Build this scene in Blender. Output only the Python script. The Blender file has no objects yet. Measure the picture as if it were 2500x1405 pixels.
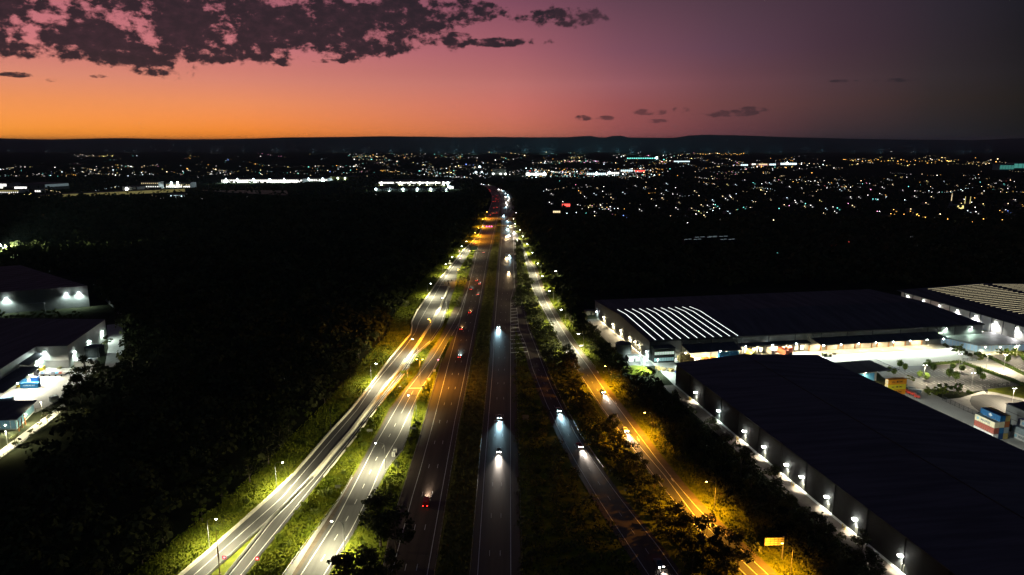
import bpy, math, random
import numpy as np
from mathutils import Vector, Matrix
R = math.radians
rnd = random.Random(7)
nr = np.random.RandomState(11)
sc = bpy.context.scene
COL = sc.collection

# ------------------------------------------------------------------ camera model (used to survey the ground)
F, YH, H = 1750.0, 345.0, 130.0
TH = math.atan((702.5 - YH) / F)
def P(px, py, z=0.0):
    u = (px - 1250) / F; v = (702.5 - py) / F
    d = (u, math.cos(TH) + v * math.sin(TH), -math.sin(TH) + v * math.cos(TH))
    t = (z - H) / d[2]
    return Vector((d[0] * t, d[1] * t, z))

# ------------------------------------------------------------------ materials
MATS = {}
def nt_new(name):
    m = bpy.data.materials.new(name); m.use_nodes = True
    return m, m.node_tree, m.node_tree.nodes['Principled BSDF']
def mat(name, c, rough=0.7, var=0.25, scale=1.0, stretch=(1, 1, 1), metal=0.0, c2=None, bump=0.0, spec=0.3, detail=4, rand=0.0):
    if name in MATS: return MATS[name]
    m, nt, b = nt_new(name)
    N, L = nt.nodes, nt.links
    b.inputs['Roughness'].default_value = rough; b.inputs['Metallic'].default_value = metal
    b.inputs['Specular IOR Level'].default_value = spec
    tc = N.new('ShaderNodeTexCoord'); mp = N.new('ShaderNodeMapping'); mp.inputs['Scale'].default_value = stretch
    nz = N.new('ShaderNodeTexNoise'); nz.inputs['Scale'].default_value = scale; nz.inputs['Detail'].default_value = detail
    L.new(tc.outputs['Object'], mp.inputs[0]); L.new(mp.outputs[0], nz.inputs['Vector'])
    cr = N.new('ShaderNodeValToRGB'); e = cr.color_ramp.elements
    a = c; d = c2 or tuple(x * (1 + var) for x in c)
    if c2 is None: a = tuple(x * (1 - var) for x in c)
    e[0].position = 0.35; e[0].color = (*a, 1); e[1].position = 0.65; e[1].color = (*d, 1)
    L.new(nz.outputs['Fac'], cr.inputs[0])
    out = cr.outputs[0]
    if rand:
        oi = N.new('ShaderNodeObjectInfo'); hs = N.new('ShaderNodeHueSaturation'); mr = N.new('ShaderNodeMapRange')
        mr.inputs['To Min'].default_value = 1 - rand; mr.inputs['To Max'].default_value = 1 + rand
        L.new(oi.outputs['Random'], mr.inputs[0]); L.new(mr.outputs[0], hs.inputs['Value']); L.new(out, hs.inputs['Color']); out = hs.outputs[0]
    L.new(out, b.inputs['Base Color'])
    if bump:
        bp = N.new('ShaderNodeBump'); bp.inputs['Strength'].default_value = bump; bp.inputs['Distance'].default_value = 0.3
        L.new(nz.outputs['Fac'], bp.inputs['Height']); L.new(bp.outputs[0], b.inputs['Normal'])
    MATS[name] = m
    return m
def glow(name, c, s, sample=False):
    if name in MATS: return MATS[name]
    m, nt, b = nt_new(name)
    b.inputs['Base Color'].default_value = (0.6 * c[0], 0.6 * c[1], 0.6 * c[2], 1)
    b.inputs['Emission Color'].default_value = (*c, 1); b.inputs['Emission Strength'].default_value = s
    m.cycles.emission_sampling = 'AUTO' if sample else 'NONE'
    MATS[name] = m
    return m

WHITE = (1.0, 0.92, 0.58); COOL = (0.80, 1.0, 0.93); WARM = (1.0, 0.80, 0.48); SODIUM = (1.0, 0.40, 0.02); ICE = (0.62, 0.90, 1.0)
M = dict(
    ground=mat('dry_scrub', (0.018, 0.022, 0.014), 1.0, c2=(0.03, 0.032, 0.018), scale=0.06, spec=0.0),
    grass=mat('grass', (0.08, 0.10, 0.008), 0.95, c2=(0.16, 0.175, 0.016), scale=0.35, bump=0.5, spec=0.1, detail=8),
    drygrass=mat('dry_grass', (0.10, 0.09, 0.02), 0.95, c2=(0.17, 0.15, 0.04), scale=0.3, bump=0.4, spec=0.1, detail=8),
    blade=mat('grass_blade', (0.09, 0.12, 0.006), 0.8, c2=(0.19, 0.20, 0.016), scale=0.12, spec=0.1),
    asphalt=mat('asphalt', (0.075, 0.074, 0.072), 0.75, c2=(0.105, 0.103, 0.1), scale=0.5, stretch=(1, 0.06, 1), detail=6, bump=0.05),
    asphalt2=mat('worn_asphalt', (0.05, 0.049, 0.048), 0.75, c2=(0.075, 0.073, 0.07), scale=0.6, stretch=(1, 0.05, 1), detail=6, bump=0.05),
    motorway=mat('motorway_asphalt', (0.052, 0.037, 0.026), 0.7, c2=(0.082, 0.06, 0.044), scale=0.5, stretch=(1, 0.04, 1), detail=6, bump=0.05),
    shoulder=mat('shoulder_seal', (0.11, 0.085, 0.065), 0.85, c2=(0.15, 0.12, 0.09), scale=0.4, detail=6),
    paint=mat('road_paint', (0.72, 0.72, 0.68), 0.6, var=0.12, scale=2.0),
    concrete=mat('concrete', (0.34, 0.33, 0.30), 0.85, c2=(0.44, 0.43, 0.39), scale=0.5, detail=6),
    yard=mat('yard_concrete', (0.36, 0.35, 0.31), 0.85, c2=(0.42, 0.41, 0.37), scale=0.09, detail=8),
    parapet=mat('parapet_concrete', (0.55, 0.52, 0.40), 0.8, c2=(0.66, 0.62, 0.5), scale=0.4),
    steel=mat('galvanised_steel', (0.38, 0.38, 0.37), 0.45, var=0.1, metal=0.6),
    darksteel=mat('dark_steel', (0.05, 0.05, 0.055), 0.5, var=0.1),
    roof=mat('roof_sheeting', (0.085, 0.09, 0.10), 0.9, c2=(0.125, 0.13, 0.145), scale=0.25, stretch=(1, 0.1, 1), spec=0.02),
    wallgrey=mat('grey_wall_panel', (0.20, 0.21, 0.20), 0.6, c2=(0.23, 0.24, 0.235), scale=0.3),
    walldark=mat('charcoal_wall_panel', (0.022, 0.024, 0.024), 0.8, c2=(0.032, 0.034, 0.033), scale=0.3),
    wallwhite=mat('off_white_wall_panel', (0.5, 0.5, 0.45), 0.6, c2=(0.55, 0.55, 0.5), scale=0.3),
    glass=mat('dark_glazing', (0.02, 0.03, 0.035), 0.1, spec=0.8, var=0.1),
    black=mat('black_rubber', (0.012, 0.012, 0.012), 0.8, var=0.1),
    bark=mat('bark', (0.16, 0.13, 0.10), 0.9, var=0.3, scale=3),
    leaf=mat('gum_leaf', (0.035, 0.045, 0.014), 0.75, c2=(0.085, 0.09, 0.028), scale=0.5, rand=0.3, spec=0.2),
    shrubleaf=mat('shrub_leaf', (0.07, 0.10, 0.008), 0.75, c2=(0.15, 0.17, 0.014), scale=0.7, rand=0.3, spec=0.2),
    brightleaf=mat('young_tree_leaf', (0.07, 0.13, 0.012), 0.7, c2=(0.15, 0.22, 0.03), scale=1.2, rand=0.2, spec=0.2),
    woodleaf=mat('forest_leaf', (0.04, 0.05, 0.02), 0.9, c2=(0.10, 0.105, 0.04), scale=0.045, spec=0.0),
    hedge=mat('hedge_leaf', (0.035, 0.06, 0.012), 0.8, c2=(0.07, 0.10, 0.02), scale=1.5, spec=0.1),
)
def paintmat(name, c, rough=0.45): return mat(name, c, rough, var=0.08, scale=0.8)

# ------------------------------------------------------------------ mesh builder
class MB:
    def __init__(s): s.v = []; s.f = []; s.m = []
    def face(s, pts, m=0):
        n = len(s.v); s.v += [tuple(p) for p in pts]; s.f.append(tuple(range(n, n + len(pts)))); s.m.append(m)
    def box(s, cx, cy, z0, lx, ly, lz, rot=0, m=0, taper=1.0):
        c, q = math.cos(rot), math.sin(rot); n = len(s.v)
        for k, z in enumerate((z0, z0 + lz)):
            t = taper if k else 1
            for a, b in ((-1, -1), (1, -1), (1, 1), (-1, 1)):
                x, y = a * lx / 2 * t, b * ly / 2 * t
                s.v.append((cx + x * c - y * q, cy + x * q + y * c, z))
        for f in ((0, 3, 2, 1), (4, 5, 6, 7), (0, 1, 5, 4), (1, 2, 6, 5), (2, 3, 7, 6), (3, 0, 4, 7)):
            s.f.append(tuple(n + i for i in f)); s.m.append(m)
    def prism(s, poly, z0, z1, m=0, mtop=None, cap=True):
        n = len(s.v); k = len(poly)
        a = sum(poly[i][0] * poly[(i + 1) % k][1] - poly[(i + 1) % k][0] * poly[i][1] for i in range(k))
        if a < 0: poly = poly[::-1]
        z1f = z1 if callable(z1) else (lambda x, y: z1)
        s.v += [(p[0], p[1], z0) for p in poly] + [(p[0], p[1], z1f(p[0], p[1])) for p in poly]
        for i in range(k):
            j = (i + 1) % k; s.f.append((n + i, n + j, n + k + j, n + k + i)); s.m.append(m)
        if cap:
            s.f.append(tuple(n + k + i for i in range(k))); s.m.append(m if mtop is None else mtop)
            s.f.append(tuple(n + k - 1 - i for i in range(k))); s.m.append(m)
    def tube(s, path, radii, n=6, m=0):
        path = [Vector(p) for p in path]
        if not hasattr(radii, '__len__'): radii = [radii] * len(path)
        base = len(s.v)
        for i, p in enumerate(path):
            d = (path[min(i + 1, len(path) - 1)] - path[max(i - 1, 0)]).normalized()
            a = d.cross(Vector((0, 0, 1))) if abs(d.z) < 0.95 else d.cross(Vector((1, 0, 0)))
            a.normalize(); b = d.cross(a)
            for k in range(n):
                t = 2 * math.pi * k / n
                s.v.append(tuple(p + (a * math.cos(t) + b * math.sin(t)) * radii[i]))
        for i in range(len(path) - 1):
            for k in range(n):
                k2 = (k + 1) % n; s.f.append((base + i * n + k, base + i * n + k2, base + (i + 1) * n + k2, base + (i + 1) * n + k)); s.m.append(m)
        s.f.append(tuple(base + k for k in range(n))); s.m.append(m)
        e = base + (len(path) - 1) * n; s.f.append(tuple(e + n - 1 - k for k in range(n))); s.m.append(m)
    def cyl(s, cx, cy, z0, z1, r, n=20, m=0, r2=None):
        s.tube([(cx, cy, z0), (cx, cy, z1)], [r, r if r2 is None else r2], n, m)
    def mesh(s, name, mats, off=(0, 0, 0)):
        me = bpy.data.meshes.new(name)
        o = off
        me.from_pydata([(x - o[0], y - o[1], z - o[2]) for x, y, z in s.v], [], s.f)
        for mm in (mats if isinstance(mats, (list, tuple)) else [mats]): me.materials.append(mm)
        if any(s.m): me.polygons.foreach_set('material_index', s.m)
        me.update()
        return me
    def build(s, name, mats, parent=None):
        off = parent_world(parent) if parent else (0, 0, 0)
        ob = bpy.data.objects.new(name, s.mesh(name, mats, off)); COL.objects.link(ob)
        if parent: ob.parent = parent
        return ob
def parent_world(p):
    v = Vector((0, 0, 0))
    while p: v += p.location; p = p.parent
    return v
def npmesh(name, V, quads, mt, parent=None, n=4):
    me = bpy.data.meshes.new(name); V = np.asarray(V, dtype=np.float32).reshape(-1, 3); q = np.asarray(quads, dtype=np.int32).reshape(-1, n)
    me.vertices.add(len(V)); me.vertices.foreach_set('co', V.ravel())
    me.loops.add(q.size); me.loops.foreach_set('vertex_index', q.ravel())
    me.polygons.add(len(q)); me.polygons.foreach_set('loop_start', np.arange(0, q.size, n, dtype=np.int32))
    me.update(calc_edges=True); me.materials.append(mt)
    ob = bpy.data.objects.new(name, me); COL.objects.link(ob)
    if parent: ob.parent = parent
    return ob
def tag(o, label=None, cat=None, group=None, kind=None):
    if label: o['label'] = label
    if cat: o['category'] = cat
    if group: o['group'] = group
    if kind: o['kind'] = kind
    return o
def struct(o, label=None, kind='structure'): return tag(o, label, kind=kind)
def empty(name, loc, label, cat, group=None, rz=0):
    o = bpy.data.objects.new(name, None); COL.objects.link(o); o.location = loc; o.rotation_euler.z = rz; o.empty_display_size = 0.5
    return tag(o, label, cat, group)
def link_copy(src, loc, rz=0, scale=None, label=None, cat=None, group=None):
    r = src.copy(); COL.objects.link(r); r.location = loc; r.rotation_euler.z = rz
    if scale: r.scale = (scale,) * 3 if not hasattr(scale, '__len__') else scale
    tag(r, label, cat, group)
    for ch in list(src.children):
        c = ch.copy(); COL.objects.link(c); c.parent = r
        for g in list(ch.children):
            d = g.copy(); COL.objects.link(d); d.parent = c
    return r
PG = 3.6
def spot(parent, loc, power, color, size=150, blend=0.7, target=None, r=0.15, name='lamp_light'):
    """loc relative to parent; target is a direction"""
    L = bpy.data.lights.new(name, 'SPOT'); L.energy = power * PG; L.color = color; L.spot_size = R(size); L.spot_blend = blend; L.shadow_soft_size = r
    o = bpy.data.objects.new(name, L); COL.objects.link(o); o.parent = parent; o.location = loc
    d = Vector(target or (0, 0, -1)); o.rotation_euler = d.to_track_quat('-Z', 'Y').to_euler()
    return o
def textmesh(body, size, mt, parent, loc, rot, shear=0.0, bold=0.0, name='lettering'):
    cu = bpy.data.curves.new('t', 'FONT'); cu.body = body; cu.size = size; cu.align_x = 'CENTER'; cu.align_y = 'CENTER'; cu.shear = shear; cu.offset = bold; cu.extrude = 0.01
    tmp = bpy.data.objects.new('t', cu); COL.objects.link(tmp)
    me = bpy.data.meshes.new_from_object(tmp.evaluated_get(bpy.context.evaluated_depsgraph_get()))
    bpy.data.objects.remove(tmp); me.materials.clear(); me.materials.append(mt)
    o = bpy.data.objects.new(name, me); COL.objects.link(o); o.parent = parent; o.location = loc; o.rotation_euler = rot
    return o

# ------------------------------------------------------------------ camera
cam = bpy.data.cameras.new('camera'); co = bpy.data.objects.new('camera', cam); COL.objects.link(co)
co.location = (0, 0, H); co.rotation_euler = (R(90) - TH, 0, 0)
cam.sensor_width = 36; cam.lens = 36 * F / 2500; cam.clip_start = 1; cam.clip_end = 120000
sc.camera = co

# ------------------------------------------------------------------ sky
w = bpy.data.worlds.new('World'); sc.world = w; w.use_nodes = True
nt = w.node_tree; N, L = nt.nodes, nt.links; N.clear()
def val(x):
    return x
def math_(op, a, b=0.0, c=0.0, clamp=False):
    n = N.new('ShaderNodeMath'); n.operation = op; n.use_clamp = clamp
    for i, x in enumerate((a, b, c)):
        if isinstance(x, (int, float)): n.inputs[i].default_value = x
        else: L.new(x, n.inputs[i])
    return n.outputs[0]
def lin(c):
    return tuple(((x / 255 + 0.055) / 1.055) ** 2.4 if x / 255 > 0.04045 else x / 255 / 12.92 for x in c)
tc = N.new('ShaderNodeTexCoord'); sp = N.new('ShaderNodeSeparateXYZ'); L.new(tc.outputs['Generated'], sp.inputs[0])
X, Y, Z = sp.outputs
az = math_('MULTIPLY', math_('ARCTAN2', X, Y), 180 / math.pi)
el = math_('MULTIPLY', math_('ARCSINE', Z), 180 / math.pi)
tt = math_('MULTIPLY_ADD', az, 1 / 360, 0.5)
AZP = [0.10, 0.25, 0.34, 0.401, 0.443, 0.5, 0.5225, 0.544, 0.564, 0.582, 0.599, 0.70, 0.90]
ROWS = [
 (0.6, [(10,9,14),(35,22,26),(190,100,45),(242,148,54),(238,134,46),(188,104,79),(140,75,74),(96,56,61),(57,43,46),(37,34,37),(20,21,20),(13,13,20),(10,9,14)]),
 (2.7, [(10,9,14),(35,22,28),(190,105,65),(230,142,84),(228,138,90),(192,108,97),(146,81,81),(106,65,66),(76,52,53),(48,39,38),(27,25,22),(14,14,21),(10,9,14)]),
 (4.3, [(10,9,15),(34,22,30),(175,105,90),(219,139,112),(216,133,112),(187,112,108),(149,90,97),(109,69,76),(78,56,62),(51,43,46),(28,27,29),(14,14,22),(10,9,15)]),
 (6.6, [(10,9,16),(32,20,28),(150,90,90),(208,122,126),(204,120,124),(166,97,106),(126,79,94),(95,65,80),(70,50,61),(48,40,47),(23,24,27),(14,14,24),(10,9,16)]),
 (10.9,[(10,9,16),(28,18,26),(110,66,78),(178,100,115),(162,93,110),(119,71,92),(92,63,78),(76,56,68),(62,47,60),(43,38,49),(20,24,32),(13,13,24),(10,9,16)]),
 (26.0, [(30,38,54),(32,37,52),(36,37,52),(38,37,54),(38,37,54),(37,37,54),(36,37,54),(35,37,54),(34,37,54),(33,37,54),(31,37,54),(30,38,54),(30,38,54)]),
]
prev = None; pe = None
for e_, cols in ROWS:
    cr = N.new('ShaderNodeValToRGB'); cr.color_ramp.interpolation = 'LINEAR'; es = cr.color_ramp.elements
    es[0].position = AZP[0]; es[0].color = (*lin(cols[0]), 1); es[1].position = AZP[-1]; es[1].color = (*lin(cols[-1]), 1)
    for p_, c_ in list(zip(AZP, cols))[1:-1]:
        q = es.new(p_); q.color = (*lin(c_), 1)
    L.new(tt, cr.inputs[0])
    if prev is None: prev = cr.outputs[0]
    else:
        mr = N.new('ShaderNodeMapRange'); mr.inputs[1].default_value = pe; mr.inputs[2].default_value = e_; mr.interpolation_type = 'LINEAR'
        L.new(el, mr.inputs[0]); mx = N.new('ShaderNodeMix'); mx.data_type = 'RGBA'
        L.new(mr.outputs[0], mx.inputs[0]); L.new(prev, mx.inputs[6]); L.new(cr.outputs[0], mx.inputs[7]); prev = mx.outputs[2]
    pe = e_
# clouds as a field over bearing and elevation
def pe_(px, py):
    d = (P(px, py, 0) - Vector((0, 0, H)))
    u = (px - 1250) / F; v = (702.5 - py) / F
    d = Vector((u, math.cos(TH) + v * math.sin(TH), -math.sin(TH) + v * math.cos(TH))).normalized()
    return math.degrees(math.atan2(d.x, d.y)), math.degrees(math.asin(d.z))
cv = N.new('ShaderNodeCombineXYZ'); L.new(az, cv.inputs[0]); L.new(math_('MULTIPLY', el, 1.5), cv.inputs[1])
n1 = N.new('ShaderNodeTexNoise'); n1.inputs['Scale'].default_value = 0.36; n1.inputs['Detail'].default_value = 8; n1.inputs['Roughness'].default_value = 0.5; L.new(cv.outputs[0], n1.inputs['Vector'])
n2 = N.new('ShaderNodeTexNoise'); n2.inputs['Scale'].default_value = 1.15; n2.inputs['Detail'].default_value = 9; n2.inputs['Roughness'].default_value = 0.62; L.new(cv.outputs[0], n2.inputs['Vector'])
ELL = [(30,20,70,70,.5),(120,60,60,70,.7),(40,105,100,45,.7),(150,110,140,45,.6),(230,75,110,65,.9),(330,130,170,55,1.1),(480,60,190,90,1.2),(520,120,190,42,1.1),(650,60,200,85,1.2),(640,135,110,26,.9),
       (780,60,220,85,1.3),(930,110,110,32,1.0),(950,45,180,80,1.2),(1080,40,120,45,.9),(1110,95,45,22,.5),(1210,104,130,12,.7),(1370,42,110,24,.8),(1190,25,70,22,.5),(360,170,80,18,.5),
       (440,20,300,60,1.0),(40,183,50,7,.35),(125,196,18,5,.3),(240,187,25,5,.25),(800,150,50,6,.25),(1422,288,26,8,.42),(1478,289,28,6,.35),(1595,274,50,8,.38),(1662,269,25,8,.35),(1780,277,80,9,.33),(1840,268,40,8,.3),(2190,196,70,5,.22),(2060,198,40,4,.2),(1600,296,30,5,.25)]
mxv = None
for (x_, y_, rx, ry, am) in ELL:
    a0, e0 = pe_(x_, y_); da = abs(pe_(x_ + rx, y_)[0] - a0); de = abs(pe_(x_, y_ + ry)[1] - e0)
    A_ = math_('MULTIPLY_ADD', az, 1 / da, -a0 / da); B_ = math_('MULTIPLY_ADD', el, 1 / de, -e0 / de)
    rr = math_('SQRT', math_('ADD', math_('MULTIPLY', A_, A_), math_('MULTIPLY', B_, B_)))
    v_ = math_('MINIMUM', math_('MULTIPLY', math_('SUBTRACT', 1.0, rr), 0.9), 0.14 + 0.24 * am)
    mxv = v_ if mxv is None else math_('MAXIMUM', mxv, v_)
fld = math_('ADD', math_('ADD', mxv, math_('MULTIPLY', math_('SUBTRACT', n1.outputs['Fac'], 0.46), 1.5)), math_('MULTIPLY', math_('SUBTRACT', n2.outputs['Fac'], 0.54), 1.6))
dens = N.new('ShaderNodeMapRange'); dens.interpolation_type = 'SMOOTHSTEP'; dens.inputs[1].default_value = 0.0; dens.inputs[2].default_value = 0.34; dens.inputs[4].default_value = 0.96
L.new(fld, dens.inputs[0])
clc = N.new('ShaderNodeValToRGB'); es = clc.color_ramp.elements
es[0].position = 0.25; es[0].color = (*lin((60, 42, 50)), 1); es[1].position = 0.58; es[1].color = (*lin((34, 32, 38)), 1)
L.new(n2.outputs['Fac'], clc.inputs[0])
right = N.new('ShaderNodeMapRange'); right.inputs[1].default_value = 3; right.inputs[2].default_value = 9; right.inputs[3].default_value = 1; right.inputs[4].default_value = 0.6; L.new(az, right.inputs[0])
mx = N.new('ShaderNodeMix'); mx.data_type = 'RGBA'; L.new(math_('MULTIPLY', dens.outputs[0], right.outputs[0]), mx.inputs[0]); L.new(prev, mx.inputs[6]); L.new(clc.outputs[0], mx.inputs[7])
bst = N.new('ShaderNodeMapRange'); bst.inputs[1].default_value = 0; bst.inputs[2].default_value = 5; bst.inputs[3].default_value = 1.36; bst.inputs[4].default_value = 1.02; L.new(el, bst.inputs[0])
bg = N.new('ShaderNodeBackground'); L.new(bst.outputs[0], bg.inputs['Strength']); L.new(mx.outputs[2], bg.inputs[0])
wo = N.new('ShaderNodeOutputWorld'); L.new(bg.outputs[0], wo.inputs[0])
w.cycles.sampling_method = 'MANUAL'; w.cycles.sample_map_resolution = 512

# ------------------------------------------------------------------ road survey: image polylines on the ground -> x as a function of y
def curve(pts):
    q = sorted([(P(a, b).y, P(a, b).x) for a, b in pts]); ys = np.array([a for a, _ in q]); xs = np.array([b for _, b in q])
    def f(y, d=0.0):
        if y < ys[0]: return xs[0] + (y - ys[0]) * (xs[1] - xs[0]) / (ys[1] - ys[0]) + d
        return float(np.interp(y, ys, xs)) + d
    f.ys = ys; return f
def off(f, d): 
    g = lambda y, e=0.0: f(y) + d + e
    g.ys = f.ys; return g
A_L = curve([(447,1405),(512,1350),(677,1202),(720,1161),(808,1058),(858,1004),(912,936),(951,881),(981,845),(1004.6,817),(1007.8,797),(1006,789),(1019.5,760),(1049,719),(1075,681),(1107,644),(1128,616),(1153,592),(1170,573),(1185,537),(1190,520),(1198,500)])
A_LL = curve([(475,1403.5),(688,1216),(873,1000),(915,937),(992,845),(1015,811),(1022,789),(1058,727),(1077,693),(1112,644),(1132,617),(1158,592),(1174,573)])
A_ML = curve([(510,1403.5),(660,1268),(699,1229),(771,1152),(803.5,1113),(855,1054),(890,1007),(924,964),(975,900),(941,940),(988,880),(1022,832),(1047,793),(1072,751),(1096,697)])
A_MR = curve([(556,1403.5),(664,1268),(704,1229),(778,1152),(809.5,1113),(861,1054),(897,1007),(932,964),(983,900),(951,940),(997,880),(1030,832),(1054,793),(1078,751),(1099,697)])
A_R = curve([(599,1403.5),(690,1290),(775,1183),(858,1080),(926,990),(998,900),(1015,868),(1054,834),(1079,796),(1092,755),(1109,706),(1117,666),(1128,647),(1150,610),(1166,598),(1168,590),(1176,560),(1190,530),(1202,500)])
B_K = curve([(713,1403),(762,1325),(829,1223.5),(923,1054.6),(952,997),(1000,940),(1023.5,907),(1045,868),(1069,836),(1090,794),(1105,760),(1116,736),(1133,700),(1150,665)])
B_L = curve([(736,1403),(822,1270),(916,1087),(991,957.5),(1036,900),(1056,874),(1103,798),(1126,751),(1143,704),(1156,663)])
B_R = curve([(792,1403),(858,1294),(905,1202),(937,1126),(973,1065),(1023.5,957.5),(1059.5,900),(1066.5,885),(1092,838),(1122,787)])
B_E = curve([(802,1403),(868,1294),(915,1202),(950,1140),(985,1098),(998,1058),(1014,979),(1045,925),(1077,881),(1096,838),(1124,787)])
F_E = curve([(930,1403),(934,1385),(952,1288),(1020,1080),(1045,990),(1072,900),(1077,881),(1096,838),(1110,810)])
F_LL = curve([(955,1405),(1009,1205),(1025,1152),(1059.5,1026),(1092,900),(1122,787),(1143,704),(1156.5,651),(1168,600)])
F_R = curve([(1043,1403),(1081,1188),(1110,1030),(1129.5,939),(1154,819),(1174,721),(1188,640),(1204.6,571),(1213,537),(1216.4,524),(1220.6,500),(1221.7,485),(1215,472.6),(1200,463),(1189.7,459.8),(1176,458)])
F_UL = curve([(1168,598),(1168,590),(1176,560),(1190,530),(1195,507),(1200,494),(1200.5,477),(1192,462),(1184,458.2),(1171,456.5)])
G_L = curve([(1166,1405),(1184,1133.6),(1193,1018.6),(1203,900),(1207.4,800),(1213.8,725),(1220,640),(1226,570),(1226.5,530),(1225,500),(1226,485),(1220,470.5),(1202,461.5),(1190,457),(1176,455.3)])
G_R = curve([(1247,1405),(1246.3,1058),(1246.3,900),(1247,732),(1255.5,700),(1253.7,652),(1253.7,613),(1254,577),(1253,545),(1252.7,528),(1252,502.5),(1249.5,483.3),(1241,470.5),(1228,462),(1213,456),(1196,453),(1185,451),(1172,449)])
R_L = curve([(1584,1405),(1578,1396),(1513,1299),(1459,1216),(1409,1134),(1380,1081.5),(1334,986),(1300,900),(1284,843),(1267,804),(1261,747),(1256,700)])
R_R = curve([(1655,1405),(1610,1340),(1560,1277),(1502,1202),(1448,1126),(1405,1062),(1392,1035),(1373,1000),(1345,943),(1324,890),(1306,843),(1290,804),(1276,747),(1258,695)])
S_L = curve([(1821,1405),(1682.6,1269),(1617,1188),(1556,1108.5),(1506,1044),(1472,998.5),(1432,938.5),(1370,840),(1340,780),(1305.5,717),(1298.6,699),(1286,645.6),(1277,613.5),(1257,580)])
S_C = curve([(1847,1403.6),(1691,1254),(1622,1161.4),(1550,1076.4),(1513,1030)])
S_R = curve([(1876,1405),(1706,1245),(1653,1184),(1599,1115.7),(1545,1043.8),(1513,1000.6),(1473.5,950),(1432,890),(1392,836),(1358,782),(1327,725),(1311,677.6),(1303,652),(1292,641),(1281.5,611.4),(1268.7,585.8),(1258,562),(1247.5,541)])
S_K = off(S_R, 3.2)

def ys_(y0, y1, step=6):
    n = max(2, int((y1 - y0) / step) + 1)
    return [y0 + (y1 - y0) * i / (n - 1) for i in range(n)]
def ribbon(name, fl, fr, y0, y1, z, mt, label=None, kind='structure', step=6, zr=None):
    mb = MB(); Y_ = ys_(y0, y1, step)
    for y in Y_: mb.v += [(fl(y), y, z), (fr(y), y, z if zr is None else zr)]
    for i in range(len(Y_) - 1): mb.f.append((2 * i, 2 * i + 1, 2 * i + 3, 2 * i + 2)); mb.m.append(0)
    return struct(mb.build(name, mt), label, kind)
def stripe(mb, f, y0, y1, z, wd=0.25, dash=None, gap=None, step=6):
    if dash is None:
        segs = [(y0, y1)]
    else:
        segs = []; y = y0
        while y < y1: segs.append((y, min(y + dash, y1))); y += dash + gap
    for a, b in segs:
        Y_ = ys_(a, b, step)
        for i in range(len(Y_) - 1):
            p, q = Y_[i], Y_[i + 1]; mb.face([(f(p) - wd / 2, p, z), (f(p) + wd / 2, p, z), (f(q) + wd / 2, q, z), (f(q) - wd / 2, q, z)])

# ground, hills
mb = MB()
gx = [-30000, -6000, -1500, -400, 400, 1500, 6000, 30000]; gy = [-800, 100, 800, 2000, 6000, 16000, 60000]
for j in range(len(gy) - 1):
    for i in range(len(gx) - 1): mb.face([(gx[i], gy[j], -0.15), (gx[i + 1], gy[j], -0.15), (gx[i + 1], gy[j + 1], -0.15), (gx[i], gy[j + 1], -0.15)])
struct(mb.build('ground', M['ground']), 'dark open ground stretching to the hills')
HM = mat('hill_scrub', (0.03, 0.045, 0.045), 1.0, var=0.2, scale=0.002, spec=0.0)
prof = [(-1500,340),(0,339),(150,341),(330,338),(450,341),(600,340),(700,336.5),(950,334),(1100,335.5),(1380,336),(1410,334),(1440,332.5),(1466,338.5),(1490,333),(1510,332.5),(1530,337),(1640,337.5),(1672,332),(1720,330),(1780,331),(1900,335),(2050,340),(2200,341.5),(2350,343),(2420,340),(2500,337),(4000,341)]
def hills(name, D0, D1, rise, mt, seed, label):
    px = np.linspace(-2500, 5000, 420); top = np.interp(px, [a for a, _ in prof], [b for _, b in prof])
    rs = np.random.RandomState(seed); jit = np.convolve(rs.randn(430), np.ones(5) / 5, 'same')[:420]
    rows = 9; V = []
    for r in range(rows):
        t = r / (rows - 1); D = D0 + (D1 - D0) * t
        for k in range(420):
            x = (px[k] - 1250) / F * D
            zt = H + (YH - (top[k] - jit[k] * 0.8)) / F * D1 * 1.02
            z = -2 + (zt * rise + 2) * (t ** 1.3) + (0 if r in (0,) else 8 * math.sin(k * 0.21 + r * 1.7) * (1 - t))
            V.append((x, D, z))
    V += [(v[0], v[1] + 1500, -10) for v in V[-420:]]
    q = [(r * 420 + k, r * 420 + k + 1, (r + 1) * 420 + k + 1, (r + 1) * 420 + k) for r in range(rows) for k in range(419)]
    return struct(npmesh(name, V, q, mt), label)
hills('hills', 8600, 15000, 1.0, HM, 5, 'long low range of dark hills along the horizon')

# verge sheet under all roads, then roads
ribbon('grass_verge', off(A_L, -16), off(S_R, 15), 150, 1330, -0.06, M['grass'], 'rough green grass between and beside the roads', step=10)
ribbon('median', off(F_R, 2.0), off(G_L, -2.2), 150, 1500, 0.0, M['drygrass'], 'wide grassed median between the motorway carriageways', step=10)
ribbon('outer_road', A_L, A_R, 150, 1500, 0.06, M['asphalt2'], 'two-way outer road with a concrete median, left side')
ribbon('on_ramp', off(B_L, -1.6), B_E, 150, 505, 0.02, M['asphalt'], 'grey on-ramp joining the motorway from the left')
ribbon('ramp_kerb', B_K, off(B_L, -1.6), 150, 650, 0.04, M['shoulder'], 'brown sealed shoulder left of the on-ramp')
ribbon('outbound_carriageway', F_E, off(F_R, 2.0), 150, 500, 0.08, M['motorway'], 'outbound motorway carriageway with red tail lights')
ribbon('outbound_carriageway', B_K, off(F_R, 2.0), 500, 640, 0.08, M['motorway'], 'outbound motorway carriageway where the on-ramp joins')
ribbon('outbound_carriageway', off(F_LL, -3), off(F_R, 2.0), 640, 950, 0.08, M['motorway'], 'outbound motorway carriageway beyond the ramp')
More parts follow.
